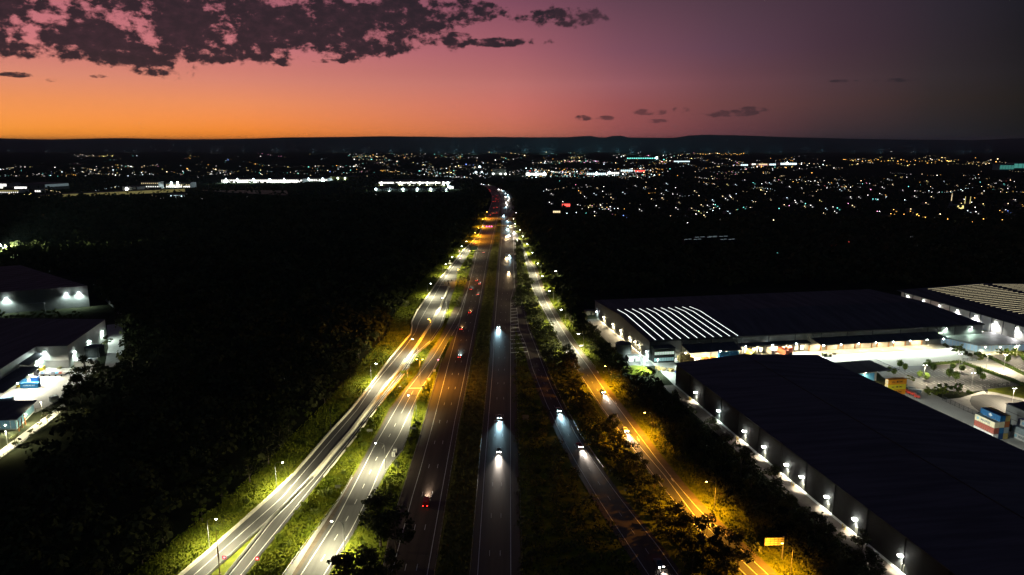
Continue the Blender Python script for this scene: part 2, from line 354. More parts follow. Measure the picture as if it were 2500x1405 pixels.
ribbon('outbound_carriageway', F_UL, off(F_R, 2.0), 950, 2160, 0.10, M['motorway'], 'far outbound motorway carriageway curving left')
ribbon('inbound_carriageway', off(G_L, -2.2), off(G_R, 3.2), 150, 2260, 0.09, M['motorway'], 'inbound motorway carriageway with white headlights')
ribbon('off_ramp', off(R_L, -2.2), off(R_R, 1.6), 150, 720, 0.07, M['motorway'], 'dark off-ramp veering right from the motorway')
ribbon('service_road', off(S_L, -0.8), S_R, 150, 1300, 0.05, M['asphalt'], 'right-hand service road lit white far off and orange nearby')
ribbon('service_road_shoulder', S_R, S_K, 150, 800, 0.03, M['shoulder'], 'strip of pale shoulder right of the service road')
mk = MB()
stripe(mk, A_LL, 150, 1000, .10, .22)
stripe(mk, off(A_ML, -.6), 150, 420, .10, .22); stripe(mk, off(A_MR, .7), 150, 420, .10, .22)
stripe(mk, off(A_R, -1.3), 150, 560, .10, .22)
struct(mk.build('road_markings', M['paint']), 'white edge lines painted on the outer road')
mk = MB()
stripe(mk, B_L, 150, 640, .12, .25); stripe(mk, B_R, 150, 505, .12, .25)
stripe(mk, lambda y: (B_L(y) + B_R(y)) / 2, 156, 325, .12, .2, 3.6, 8.5); stripe(mk, lambda y: (B_L(y) + B_R(y)) / 2, 330, 362, .12, .2)
mk.box((B_L(366) + B_R(366)) / 2, 366, .11, B_R(366) - B_L(366), .6, .02)
struct(mk.build('road_markings', M['paint']), 'white lane lines and stop line on the on-ramp')
mk = MB()
stripe(mk, F_LL, 150, 950, .14, .22); stripe(mk, F_R, 150, 2100, .14, .22); stripe(mk, off(F_UL, 1.2), 960, 2100, .14, .25)
for k in (1, 2): stripe(mk, (lambda y, k=k: F_R(y) - 3.55 * k), 152, 1500, .14, .2, 3.6, 8.2 + 11.8)
stripe(mk, off(F_R, -10.65), 640, 1500, .14, .2, 3.6, 20)
struct(mk.build('road_markings', M['paint']), 'white lane lines on the outbound carriageway')
mk = MB()
stripe(mk, G_L, 150, 2200, .14, .22); stripe(mk, off(G_R, 0), 150, 2250, .14, .22)
for k in (1, 2): stripe(mk, (lambda y, k=k: G_L(y) + (G_R(y) - G_L(y)) * k / 3), 160, 1500, .14, .14, 3.2, 20.4)
# chevrons in the gore before the off-ramp
for i in range(15):
    y = 432 + i * 10; xa, xb = G_R(y), R_L(y)
    if xb - xa > 0.5: mk.face([(xa, y - 1, .14), (xb, y + 1.5, .14), (xb, y + 2.7, .14), (xa, y + .2, .14)])
struct(mk.build('road_markings', M['paint']), 'white lane lines and chevrons on the inbound carriageway')
mk = MB()
stripe(mk, R_L, 150, 720, .12, .2); stripe(mk, R_R, 150, 600, .12, .2)
stripe(mk, lambda y: (R_L(y) + R_R(y)) / 2, 150, 420, .12, .14, 3.2, 8.5)
struct(mk.build('road_markings', M['paint']), 'thin white edge lines on the off-ramp')
mk = MB()
stripe(mk, S_L, 150, 1000, .10, .24); stripe(mk, S_R, 150, 1290, .10, .24); stripe(mk, S_C, 150, 330, .10, .22)
stripe(mk, lambda y: (S_L(y) + S_R(y)) / 2, 350, 900, .10, .16, 3, 9)
for y in (228, 262, 300, 345, 395):
    for f0, s in ((S_C, -2.1), (S_C, 2.1)):
        x = f0(y) + s * (1 if y < 330 else .8); mk.face([(x - .12, y - 3, .10), (x + .12, y - 3, .10), (x + .12, y + 2, .10), (x - .12, y + 2, .10)])
        mk.face([(x - .5, y - 1, .104), (x + .1, y - 4, .104), (x + .5, y - 1, .104)])
struct(mk.build('road_markings', M['paint']), 'edge lines and arrows painted on the service road')

# barriers, parapets and rails
def wallrun(name, f, y0, y1, wd, h, mt, label, cat, group=None, step=5, zb=0.0):
    e = (f((y0 + y1) / 2), (y0 + y1) / 2, 0)
    mb = MB(); Y_ = ys_(y0, y1, step)
    for y in Y_:
        x = f(y)
        mb.v += [(x - wd / 2, y, zb), (x - wd * .3, y, h), (x + wd * .3, y, h), (x + wd / 2, y, zb)]
    for i in range(len(Y_) - 1):
        for k in range(3): mb.f.append((4 * i + k, 4 * i + k + 1, 4 * i + 5 + k, 4 * i + 4 + k)); mb.m.append(0)
    mb.f.append((0, 1, 2, 3)); mb.m.append(0); n = 4 * (len(Y_) - 1); mb.f.append((n + 3, n + 2, n + 1, n)); mb.m.append(0)
    o = mb.build(name, mt); return tag(o, label, cat, group)
def rail(f, y0, y1, label, group='steel guardrails beside the roads'):
    e = empty('guardrail', (f(y0), y0, 0), label, 'guardrail', group)
    b = MB(); Y_ = ys_(y0, y1, 8)
    for y in Y_:
        x = f(y); b.v += [(x, y, .45), (x + .08, y, .53), (x, y, .62), (x + .08, y, .7), (x, y, .78)]
    for i in range(len(Y_) - 1):
        for k in range(4): b.f.append((5 * i + k, 5 * i + k + 1, 5 * i + 6 + k, 5 * i + 5 + k)); b.m.append(0)
    b.build('rail', M['steel'], e)
    p = MB(); p.box(0, 0, 0, .12, .15, .75); pm = p.mesh('post', M['steel'])
    for y in ys_(y0, y1, max(4, (y1 - y0) / 95)):
        q = bpy.data.objects.new('post', pm); COL.objects.link(q); q.parent = e; q.location = (f(y) - .1 - e.location.x, y - e.location.y, 0)
    return e
wallrun('parapet', off(A_L, -.5), 150, 1250, .95, .95, M['parapet'], 'long pale concrete parapet along the outer road, at the forest edge', 'barrier')
wallrun('median_barrier', lambda y: (A_ML(y) + A_MR(y)) / 2, 262, 640, 2.0, .9, M['parapet'], 'broad concrete median barrier splitting the outer road', 'barrier')
wallrun('median_barrier', off(A_ML, .3), 150, 262, .4, .9, M['concrete'], 'left arm of the concrete barrier that forks around a grass wedge', 'barrier')
wallrun('median_barrier', off(A_MR, -.3), 150, 262, .4, .9, M['concrete'], 'right arm of the concrete barrier that forks around a grass wedge', 'barrier')
ribbon('grass_wedge', off(A_ML, .4), off(A_MR, -.4), 150, 258, .10, M['grass'], 'grass wedge between the forking median barriers')
wallrun('parapet', off(A_R, .3), 262, 410, .4, .9, M['parapet'], 'pale concrete parapet between outer road and shrub bank', 'barrier')
rail(off(A_R, .5), 410, 560, 'guardrail curving along the right edge of the outer road')
rail(off(F_E, .3), 200, 420, 'guardrail on the left edge of the outbound carriageway')
rail(off(B_E, .2), 262, 345, 'short guardrail beside the paved bay of the on-ramp')
rail(off(B_E, .2), 150, 236, 'guardrail behind the two dark gum trees on the on-ramp')
rail(off(G_R, 3.6), 150, 430, 'guardrail on the right shoulder of the inbound carriageway')
rail(off(G_L, -2.4), 150, 420, 'guardrail along the median side of the inbound carriageway')
rail(off(F_R, 2.2), 150, 420, 'guardrail along the median side of the outbound carriageway')
rail(off(R_R, 2.0), 270, 420, 'pale guardrail on the outside bend of the off-ramp')
rail(off(S_L, -1.2), 210, 520, 'guardrail on the left side of the orange-lit service road')
rail(off(S_K, .3), 400, 620, 'guardrail on the grassy side of the service road')
# retaining wall and bank beside the on-ramp
RW = off(B_K, 0.0)
def bank():
    mb = MB(); Y_ = ys_(150, 262, 4)
    for i, y in enumerate(Y_):
        t = max(0, min(1, (250 - y) / 60)); h = 3.2 * t
        mb.v += [(A_R(y) + .6, y, .05), (RW(y) - 2.2, y, h + .05), (RW(y) - .3, y, h)]
    for i in range(len(Y_) - 1):
        for k in range(2): mb.f.append((3 * i + k, 3 * i + k + 1, 3 * i + 4 + k, 3 * i + 3 + k)); mb.m.append(0)
    struct(mb.build('grass_bank', M['grass']), 'bright grass bank sloping above the on-ramp wall')
    w_ = MB(); w_.v = []
    for y in Y_:
        t = max(0, min(1, (250 - y) / 60)); h = 3.2 * t + .15
        w_.v += [(RW(y), y, 0), (RW(y), y, h), (RW(y) - .35, y, h), (RW(y) - .35, y, 0)]
    for i in range(len(Y_) - 1):
        for k in range(3): w_.f.append((4 * i + k, 4 * i + k + 1, 4 * i + 5 + k, 4 * i + 4 + k)); w_.m.append(0)
    e = empty('retaining_wall', (RW(200), 200, 0), 'pale concrete retaining wall with a thin top rail beside the on-ramp', 'wall')
    w_.build('wall', M['concrete'], e)
    r = MB(); pts = [(RW(y) - .2, y, 3.2 * max(0, min(1, (250 - y) / 60)) + 1.1) for y in Y_]
    r.tube(pts, .05, 4)
    for p in pts[::1]: r.tube([(p[0], p[1], p[2] - 1), p], .04, 4)
    r.build('handrail', M['steel'], e)
bank()

# ------------------------------------------------------------------ vegetation prototypes
def leaves(clumps, n, size, seed, flat=.75):
    """clumps: (x,y,z,r); n leaf quads spread through each clump's outer volume"""
    rs = np.random.RandomState(seed); V = []; tot = sum(c[3] ** 2 for c in clumps)
    for (x, y, z, r) in clumps:
        k = max(6, int(n * r * r / tot))
        d = rs.randn(k, 3); d /= np.linalg.norm(d, axis=1)[:, None]
        rad = r * rs.uniform(.55, 1.08, (k, 1)); c = d * rad * np.array([1, 1, flat]) + np.array([x, y, z])
        nrm = d + rs.randn(k, 3) * .7; nrm[:, 2] += .3; nrm /= np.linalg.norm(nrm, axis=1)[:, None]
        a = np.cross(nrm, rs.randn(k, 3)); a /= np.linalg.norm(a, axis=1)[:, None]; b = np.cross(nrm, a)
        s = size * rs.uniform(.6, 1.3, (k, 1)); a = a * s; b = b * s * .7
        V.append(np.stack([c - a - b * .3, c + b - a * .1, c + a + b * .2, c - b], 1))
    V = np.concatenate(V); return V.reshape(-1, 3), np.arange(len(V) * 4).reshape(-1, 4)
def gum(seed, h, spread, nc, leafn, lsize, lm, trunk=.35, low=.35, name='tree'):
    rs = random.Random(seed); tr = MB(); cl = []
    lean = rs.uniform(-.6, .6); top = (lean, rs.uniform(-.6, .6), h * .78)
    tr.tube([(0, 0, 0), (lean * .3, 0, h * .25), (lean * .6, top[1] * .6, h * .5), top], [trunk, trunk * .8, trunk * .55, trunk * .2], 7)
    for i in range(nc):
        a = 2 * math.pi * i / nc * 1.618 + rs.uniform(-.4, .4); t = low + (1 - low) * (i + .5) / nc
        rr = spread * (1 - .5 * abs(t - .6)) * rs.uniform(.35, 1.0) * (1.0 if t < .85 else .5)
        z = h * t * rs.uniform(.93, 1.03); p = (lean + rr * math.cos(a), rr * math.sin(a), z)
        tr.tube([(lean * .5, 0, z * .62), ((p[0]) * .55, p[1] * .55, z * .8), p], [trunk * .35, trunk * .2, .04], 5)
        r = spread * rs.uniform(.26, .42); cl.append((p[0], p[1], z, r))
        for _ in range(2): cl.append((p[0] + rs.uniform(-1, 1) * r, p[1] + rs.uniform(-1, 1) * r, z + rs.uniform(-.5, .6) * r, r * rs.uniform(.4, .65)))
    V, q = leaves(cl, leafn, lsize, seed)
    root = empty(name, (0, 0, 0), 'x', 'tree')
    tr.build('trunk', M['bark'], root); npmesh('crown', V, q, lm, root)
    return root
def bush(seed, r, h, leafn, lsize, lm, name='shrub'):
    rs = random.Random(seed); cl = []; tr = MB()
    for i in range(7):
        a = rs.uniform(0, 6.28); q = r * rs.uniform(0, .65); z = h * rs.uniform(.3, .75); cl.append((q * math.cos(a), q * math.sin(a), z, r * rs.uniform(.35, .6)))
        tr.tube([(0, 0, 0), (cl[-1][0] * .5, cl[-1][1] * .5, z * .5), cl[-1][:3]], [.07, .05, .02], 4)
    V, q = leaves(cl, leafn, lsize, seed, .8)
    root = empty(name, (0, 0, 0), 'x', 'shrub'); tr.build('stem', M['bark'], root); npmesh('foliage', V, q, lm, root); return root
def drop(protos):
    for p in list(protos):
        for c in list(p.children_recursive): bpy.data.objects.remove(c)
        bpy.data.objects.remove(p)
GUM = [gum(1, 15, 6.5, 11, 1500, .42, M['leaf']), gum(2, 17, 5.5, 10, 1400, .42, M['leaf']), gum(3, 12, 6, 9, 1300, .4, M['leaf'], low=.3), gum(4, 10, 4.2, 8, 1000, .38, M['leaf'], low=.28), gum(8, 19, 6, 12, 1600, .45, M['leaf'], low=.4)]
def ball(seed, h, r):
    rs = random.Random(seed); tr = MB(); cl = []; tr.tube([(0, 0, 0), (.05, 0, h * .4), (0, .05, h * .7)], [.12, .1, .05], 6)
    for i in range(9):
        a = i * 2.4; z = h * (.42 + .5 * i / 9); q = r * .5 * math.sin(math.pi * (i + .8) / 9.6); p = (q * math.cos(a), q * math.sin(a), z); cl.append((*p, r * rs.uniform(.48, .62))); tr.tube([(0, 0, h * .35), p], [.05, .02], 4)
    V, q = leaves(cl, 800, .26, seed, .95); root = empty('tree', (0, 0, 0), 'x', 'tree'); tr.build('trunk', M['bark'], root); npmesh('crown', V, q, M['brightleaf'], root); return root
ROUND = [ball(5, 5.6, 2.2), ball(6, 5.0, 2.0)]
LITT = [gum(9, 8, 3.6, 8, 900, .34, M['shrubleaf'], .2, .25), gum(10, 6.5, 3, 7, 800, .32, M['shrubleaf'], .16, .25)]
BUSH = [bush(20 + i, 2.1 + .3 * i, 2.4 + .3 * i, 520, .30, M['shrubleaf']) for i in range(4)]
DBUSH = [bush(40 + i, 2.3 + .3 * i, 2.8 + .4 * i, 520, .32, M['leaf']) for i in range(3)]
CONE = [gum(31, 5.5, 1.7, 9, 700, .26, M['hedge'], .12, .12)]
def put(lst, x, y, s, label, cat, group, z=0, name=None):
    o = link_copy(rnd.choice(lst), (x, y, z), rnd.uniform(0, 6.28), s, label, cat, group)
    if name: o.name = name
    return o

# shrubs on the left verge of the outer road
for i in range(52):
    y = 170 + 850 * (i / 52) ** 1.4 + rnd.uniform(-3, 3); d = rnd.uniform(2.5, 10 if y < 450 else 13)
    put(BUSH, A_L(y) - d, y, rnd.uniform(.35, .85), 'rounded green shrub on the grassy strip between the outer parapet and the dark forest', 'shrub', 'shrubs along the forest side of the outer road')
for i in range(36):
    y = 175 + 700 * (i / 36) ** 1.3; d = rnd.uniform(14, 20)
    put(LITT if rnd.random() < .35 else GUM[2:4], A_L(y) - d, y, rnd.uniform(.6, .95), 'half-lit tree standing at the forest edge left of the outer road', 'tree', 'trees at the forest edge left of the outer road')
# shrub bank between outer road and ramp
for i in range(62):
    y = 190 + 330 * (i / 62); a, b = A_R(y) + 1.5, B_K(y) - 1.5
    if b - a < 1.5: continue
    x = rnd.uniform(a, b); put(BUSH, x, y, rnd.uniform(.4, .8) * min(1, (b - a) / 6 + .4), 'leafy shrub on the bank between the outer road and the on-ramp', 'shrub', 'shrubs on the bank left of the on-ramp', z=max(0, min(1, (250 - y) / 60)) * 1.2)
for (px, py, s, l) in ((822,1215,1.25,'tallest shrub on the bank beside the small square sign'),(800,1260,1.0,'bushy shrub low on the bank above the on-ramp shoulder'),(1002,915,.9,'low clipped shrub beside the twin-headed orange lamp')):
    p = P(px, py); put(BUSH, p.x - 4, p.y, s, l, 'shrub', None)
# trees between on-ramp and motorway
for (px, py, s, k, l) in ((930,1335,1.3,0,'large dark gum tree overhanging the on-ramp lane, upper of the two'),(968,1350,1.15,2,'bushy gum tree behind the upper dark gum by the motorway edge'),(858,1500,1.3,0,'dark gum tree overhanging the on-ramp at the bottom of the photo'),(912,1470,1.2,3,'dense gum tree beside the lowest gum, nearer the motorway'),(945,1420,.8,2,'low spreading gum tree at the motorway edge, bottom of the photo'),(900,1390,.7,3,'small gum tree between the two large dark gums')):
    p = P(px, py); link_copy(GUM[k], (p.x, p.y, 0), rnd.uniform(0, 6.28), s, l, 'tree', 'gum trees between on-ramp and motorway')
for i in range(26):
    y = 200 + 120 * i / 26 + rnd.uniform(-2, 2); a, b = B_E(y) + 1.5, F_E(y) - 1.5
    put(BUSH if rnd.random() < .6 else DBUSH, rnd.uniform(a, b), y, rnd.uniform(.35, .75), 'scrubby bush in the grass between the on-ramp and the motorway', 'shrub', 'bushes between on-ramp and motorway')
for (px, py, s) in ((1138,668,.85),(1147,655,.75),(1142,690,.5)):
    p = P(px, py); put([GUM[2]], p.x, p.y, s, 'dark bushy tree in the grass triangle where the outer road meets the motorway', 'tree', 'trees in the grass triangle')
for i in range(16):
    y = 560 + 330 * i / 16; a, b = A_R(y) + 1, F_LL(y) - 3.5
    if b > a + 1: put(BUSH, rnd.uniform(a, b), y, rnd.uniform(.3, .6), 'small shrub in the narrow grass triangle beside the outbound carriageway', 'shrub', 'shrubs in the grass triangle')
# tree belt between inbound carriageway/off-ramp and the service road
for i in range(80):
    y = 195 + 640 * (i / 80) ** 1.15
    if y < 600: a, b = R_R(y) + 5.5, S_L(y) - 4.0
    else: a, b = G_R(y) + 5.5, S_L(y) - 3.0
    if b - a < 1.2: continue
    x = a + (b - a) * rnd.random()
    big = (b - a) > 9 and rnd.random() < .6
    put(GUM[:4] if big else (GUM[2:4]), x, y, rnd.uniform(.5, .85) if big else rnd.uniform(.35, .55), 'dark gum tree in the belt between the off-ramp and the service road', 'tree', 'trees in the belt left of the service road')
for i in range(14):
    y = 180 + 300 * i / 14; a, b = G_R(y) + 5.5, R_L(y) - 4
    if b - a < 2: continue
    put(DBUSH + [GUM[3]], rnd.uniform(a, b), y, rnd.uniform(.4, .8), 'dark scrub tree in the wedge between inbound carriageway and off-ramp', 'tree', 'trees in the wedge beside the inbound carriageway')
for i in range(14):
    y = 760 + 160 * i / 14; a, b = G_R(y) + 4.5, S_L(y) - 2
    if b - a > 2: put([GUM[1], GUM[0]], (a + b) / 2, y, rnd.uniform(.55, .75), 'tall dark tree in the dense row right beside the inbound carriageway', 'tree', 'dense row of dark trees beside the inbound carriageway')
# tall singles in front of the service road
for (px, py, s, k, l) in ((1716,1375,1.0,1,'tall slender gum silhouetted against the orange service road'),(1800,1400,.95,0,'broad dark gum beside the tall slender gum'),(1765,1402,.8,2,'low dark gum between the slender gum and the broad gum'),(1770,1440,.9,3,'dark gum below the broad gum at the bottom of the photo'),(1690,1400,.7,3,'small dark gum left of the tall slender gum')):
    p = P(px, py); link_copy(GUM[k], (p.x, p.y, 0), rnd.uniform(0, 6.28), s, l, 'tree', 'gum trees at the bottom of the service road')
# right-hand verge and bush up to the warehouses
for i in range(36):
    y = 185 + 500 * (i / 36) ** 1.1; put(BUSH, S_K(y) + rnd.uniform(.8, 7), y, rnd.uniform(.3, .6), 'low shrub on the lit verge right of the service road', 'shrub', 'shrubs on the right verge of the service road')
for i in range(24):
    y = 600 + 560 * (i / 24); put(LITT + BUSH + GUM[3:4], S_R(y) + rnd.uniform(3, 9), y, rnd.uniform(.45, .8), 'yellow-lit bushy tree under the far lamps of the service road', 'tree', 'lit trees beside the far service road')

U = Vector((math.cos(R(10.2)), math.sin(R(10.2)), 0)); Vv = Vector((-U.y, U.x, 0)); RZ = R(10.2)
O1 = Vector((83, 417, 0)); O2 = Vector((89, 372, 0))
def W1(u, v, z=0): return O1 + U * u + Vv * v + Vector((0, 0, z))
def W2(u, v, z=0): return O2 + U * u + Vv * v + Vector((0, 0, z))
def inpoly(x, y, poly):
    c = False; j = len(poly) - 1
    for i in range(len(poly)):
        if (poly[i][1] > y) != (poly[j][1] > y) and x < (poly[j][0] - poly[i][0]) * (y - poly[i][1]) / (poly[j][1] - poly[i][1]) + poly[i][0]: c = not c
        j = i
    return c
def wleft(y):  # west limit of the right-hand industrial land
    if y < 395: return (O2 + Vv * ((y - 372) / Vv.y)).x - 8
    return (O1 + Vv * ((y - 417) / Vv.y)).x - 20
n_ = 0
for i in range(72):
    y = 180 + 400 * (i / 72) ** .9; a, b = S_K(y) + 6, wleft(y)
    if 385 < y < 412: b = 60
    if b - a < 3: continue
    x = a + (b - a) * rnd.random()
    k = GUM[:4]
    put(k, x, y, rnd.uniform(.45, .8), 'tree in the dark bush strip between the service road and the warehouses', 'tree', 'trees between the service road and the warehouses')

# forest masses
def forest(name, region, y0, y1, step, label, seed, leafn=26, lsz=1.5, h0=7, h1=14, mt=None):
    rs = np.random.RandomState(seed); C = []
    y = y0
    while y < y1:
        st = step * (1 + (y - y0) / 900 * .8)
        xa, xb = region(y); x = xa
        while x < xb:
            C.append((x + rs.uniform(-.4, .4) * st, y + rs.uniform(-.4, .4) * st, st)); x += st
        y += st * .9
    C = np.array(C); n = len(C)
    hgt = rs.uniform(h0, h1, n); rad = C[:, 2] * rs.uniform(.42, .65, n)
    d = rs.randn(n, leafn, 3); d[:, :, 2] = np.abs(d[:, :, 2]) * .9 - .15; d /= np.linalg.norm(d, axis=2)[..., None]
    c = np.stack([C[:, 0], C[:, 1], hgt - rad * .8], 1)[:, None, :] + d * (rad[:, None, None] * rs.uniform(.6, 1.1, (n, leafn, 1))) * np.array([1, 1, .9])
    nrm = d + rs.randn(n, leafn, 3) * .5; nrm /= np.linalg.norm(nrm, axis=2)[..., None]
    a = np.cross(nrm, rs.randn(n, leafn, 3)); a /= np.linalg.norm(a, axis=2)[..., None]; b = np.cross(nrm, a)
    s = lsz * (C[:, 2] / step)[:, None, None] * rs.uniform(.6, 1.2, (n, leafn, 1)); a = a * s; b = b * s * .75
    V = np.stack([c - a, c + b, c + a, c - b], 2).reshape(-1, 3)
    print(name, n)
    return struct(npmesh(name, V, np.arange(len(V)).reshape(-1, 4), mt or M['woodleaf']), label, 'stuff')
def regL(y):
    r = A_L(min(y, 1450)) - 17 if y < 1450 else A_L(1450) - 17 - (y - 1450) * .12
    l = -.735 * y - 40
    l = max(l, float(np.interp(y, [150, 240, 300, 345, 400, 440, 480, 540, 620, 700], [-150, -178, -196, -203, -222, -240, -268, -305, -345, -9999])))
    return l, r
forest('forest', regL, 170, 560, 7.5, 'dark eucalypt forest left of the roads, near part', 3, 40, 1.1)
forest('forest', lambda y: (max(-.735 * y - 40, float(np.interp(y, [560, 690, 700], [-325, -400, -9999]))), regL(y)[1]), 560, 1650, 11, 'dark eucalypt forest left of the roads, far part', 4, 22, 2.2)
def regR(y):
    a = S_R(min(y, 1200)) + 14; return a, (.735 * y + 30)
forest('forest', lambda y: (regR(y)[0], 55 if y < 600 else 140 if y < 640 else regR(y)[1]), 480, 1180, 10, 'dark woodland beyond the right-hand warehouses', 5, 22, 2.0)

forest('scrub', lambda y: (S_K(y) + 8, (wleft(y) - 3) if not (385 < y < 425) else min(62, wleft(y))), 165, 600, 4.2, 'low dark scrub between the service road and the warehouses', 15, 60, .42, 2.5, 6, M['leaf'])
forest('scrub', lambda y: (R_R(y) + 4, S_L(y) - 3.5), 165, 600, 4.0, 'low dark scrub between the off-ramp and the service road', 16, 60, .42, 2.5, 6, M['leaf'])
forest('scrub', lambda y: (G_R(y) + 5.5, (R_L(y) - 3.5) if y < 560 else (S_L(y) - 3)), 165, 900, 4.4, 'low dark scrub beside the inbound carriageway', 17, 55, .42, 1.5, 4, M['leaf'])
forest('forest', lambda y: (G_R(y) + 10, S_R(1200) + 60 + (y - 1180) * .02), 1180, 2240, 12, 'dark trees inside the motorway bend', 18, 20, 2.0, 6, 11)
forest('forest', lambda y: ((-.735 * y - 40) if y > 2200 else F_UL(y) - 60, F_UL(y) - 12) if y < 2160 else (-500, -110), 1460, 2300, 14, 'dark trees outside the motorway bend', 19, 18, 2.4, 6, 11)
# grass tufts on lit verges
def tufts(name, bands, n, size, label, seed, mt):
    rs = np.random.RandomState(seed); V = []
    for (fa, fb, y0, y1, w_) in bands:
        k = int(n * w_); y = y0 + (y1 - y0) * rs.rand(k) ** 1.5; a = np.array([fa(t) for t in y]); b = np.array([fb(t) for t in y]); x = a + (b - a) * rs.rand(k)
        zb = np.zeros(k)
        ang = rs.rand(k) * 6.28; s = size * rs.uniform(.5, 1.4, k); h = s * rs.uniform(.6, 1.2, k)
        dx, dy = np.cos(ang) * s * .5, np.sin(ang) * s * .5; lx, ly = rs.uniform(-.4, .4, k) * s, rs.uniform(-.4, .4, k) * s
        V.append(np.stack([np.stack([x - dx, y - dy, zb], 1), np.stack([x + dx, y + dy, zb], 1), np.stack([x + dx * .5 + lx, y + dy * .5 + ly, zb + h], 1), np.stack([x - dx * .5 + lx, y - dy * .5 + ly, zb + h], 1)], 1))
    V = np.concatenate(V).reshape(-1, 3)
    return struct(npmesh(name, V, np.arange(len(V)).reshape(-1, 4), mt), label, 'stuff')
tufts('grass', [(off(A_L, -17), off(A_L, -1), 170, 900, .5), (off(A_R, 1), off(B_K, -1), 262, 520, .2), (off(B_E, 1), off(F_E, -1), 170, 470, .15), (off(S_K, .5), off(S_K, 12), 170, 900, .3), (off(A_R, 1), off(F_LL, -3), 560, 880, .06)], 46000, .5, 'rough grass tufts on the lit verges', 8, M['blade'])
tufts('grass', [(off(F_R, 3), off(G_L, -3), 170, 1200, 1.0)], 12000, .6, 'grass tufts in the motorway median', 9, M['drygrass'])
def bank_tufts():
    rs = np.random.RandomState(4); V = []
    for _ in range(5000):
        y = rs.uniform(165, 262); a, b = A_R(y) + 1, RW(y) - .6; t = rs.rand(); x = a + (b - a) * t
        z = 3.2 * max(0, min(1, (250 - y) / 60)) * t; an = rs.rand() * 6.28; s = rs.uniform(.4, 1.1); dx, dy = math.cos(an) * s / 2, math.sin(an) * s / 2; h = s * .9; l = rs.uniform(-.3, .3)
        V += [(x - dx, y - dy, z), (x + dx, y + dy, z), (x + dx * .5 + l, y + dy * .5, z + h), (x - dx * .5 + l, y - dy * .5, z + h)]
    struct(npmesh('grass', V, np.arange(len(V)).reshape(-1, 4), M['blade']), 'long grass on the bank above the on-ramp wall', 'stuff')
bank_tufts()

# ------------------------------------------------------------------ street lamps
LENS = {'w': glow('white_lamp_lens', (1, .97, .85), 45), 'o': glow('amber_lamp_lens', (1, .52, .08), 45), 'c': glow('cool_lamp_lens', (.9, 1, 1), 45)}
LC = {'w': WHITE, 'o': SODIUM, 'c': COOL}
def lamp_proto(h, arm, double=False, lens='w', dark=False, rb=1.0):
    root = empty('street_lamp', (0, 0, 0), 'x', 'street lamp')
    b = MB(); b.cyl(0, 0, 0, .25, .3, 8); b.build('base', M['concrete'], root)
    p = MB(); p.tube([(0, 0, .2), (0, 0, h - 1.2)], [.14, .09], 7); p.build('pole', M['darksteel'] if dark else M['steel'], root)
    for s in ((1, -1) if double else (1,)):
        a = MB(); ax = arm * s
        a.tube([(0, 0, h - 1.2), (ax * .12, 0, h - .45), (ax * .4, 0, h - .05), (ax * .85, 0, h)], [.08, .07, .06, .05], 6); a.build('arm', M['steel'], root)
        hd = MB(); hd.box(ax, 0, h - .02, .9, .36, .16, taper=.8); hh = hd.build('head', M['steel'], root)
        ln = MB(); ln.tube([(ax, 0, h - .30), (ax, 0, h - .2), (ax, 0, h - .03)], [.16 * rb, .34 * rb, .38 * rb], 8); ln.build('lens', LENS[lens], hh)
    return root
LP = {}
lampn = 0
def street_lamp(hx, hy, arm, col, label, h=11.5, power=9000, double=False, rb=1.0, group='street lamps along the roads', size=166):
    global lampn
    head = P(hx, hy, h - .2); key = (h, arm, double, col, rb)
    if key not in LP: LP[key] = lamp_proto(h, arm, double, col, False, rb)
    pos = (head.x - (0 if double else arm), head.y, 0)
    o = link_copy(LP[key], pos, 0, None, label, 'street lamp', group)
    for s in ((1, -1) if double else (1,)):
        spot(o, (arm * s, 0, h - .45), power * (1.5 if hx < 1240 and col == 'w' else 1.1), LC[col], size, .8, (.32 * (1 if arm > 0 else -1) * (0 if double else 1), 0, -1))
    lampn += 1
    return o
G1 = 'street lamps on the forest side of the outer road'
for i, (x, y, c, p, l) in enumerate([
    (528,1268,'w',11000,'white street lamp by the parapet at the bottom left of the roads'),
    (690,1130,'w',11000,'white street lamp on the outer road, second up from the bottom left'),
    (918,889,'w',11000,'white street lamp by the parapet level with the twin-headed orange lamp'),
    (1052,693,'w',13000,'white street lamp left of the traffic signal mast on the outer road'),
    (1088,646,'w',12000,'white street lamp beside a small white sign on the outer road'),
    (1104,628,'w',9000,'white street lamp just above the one with the small white sign'),
    (1127,602,'w',12000,'white street lamp, lower of the close pair near the road merge'),
    (1139,590,'w',12000,'white street lamp, upper of the close pair near the road merge'),
    (1160,569,'o',24000,'lowest of the four amber lamps at the left edge of the merge'),
    (1168,557,'o',24000,'second of the four amber lamps at the left edge of the merge'),
    (1179,536,'o',28000,'third of the four amber lamps at the left edge of the merge'),
    (1189,518,'o',26000,'topmost of the four amber lamps at the left edge of the merge')]):
    street_lamp(x, y, 3.0, c, l, power=p, rb=1.0 if y > 900 else 1.5, group=G1)
street_lamp(1007, 829, -3.0, 'w', 'white street lamp in the kink of the outer road median', power=11000, rb=1.3)
street_lamp(1080, 728, -3.0, 'w', 'white street lamp over the right lane below the signal mast', power=13000, rb=1.4)
street_lamp(810, 1273, -3.6, 'w', 'lowest white street lamp leaning over the on-ramp', power=10000)
street_lamp(917, 1083, -3.6, 'w', 'middle white street lamp over the on-ramp beside the cabinets', power=10000)
street_lamp(997, 966, -3.6, 'w', 'white street lamp over the on-ramp just below the stop line', power=9000)
street_lamp(1047, 780, -0.8, 'o', 'tall single amber lamp between outer road and on-ramp', h=17, power=26000, rb=1.3)
street_lamp(1024.5, 878, 1.6, 'o', 'tall twin-headed amber lamp beside the on-ramp stop line', h=15, power=13000, double=True, rb=1.1)
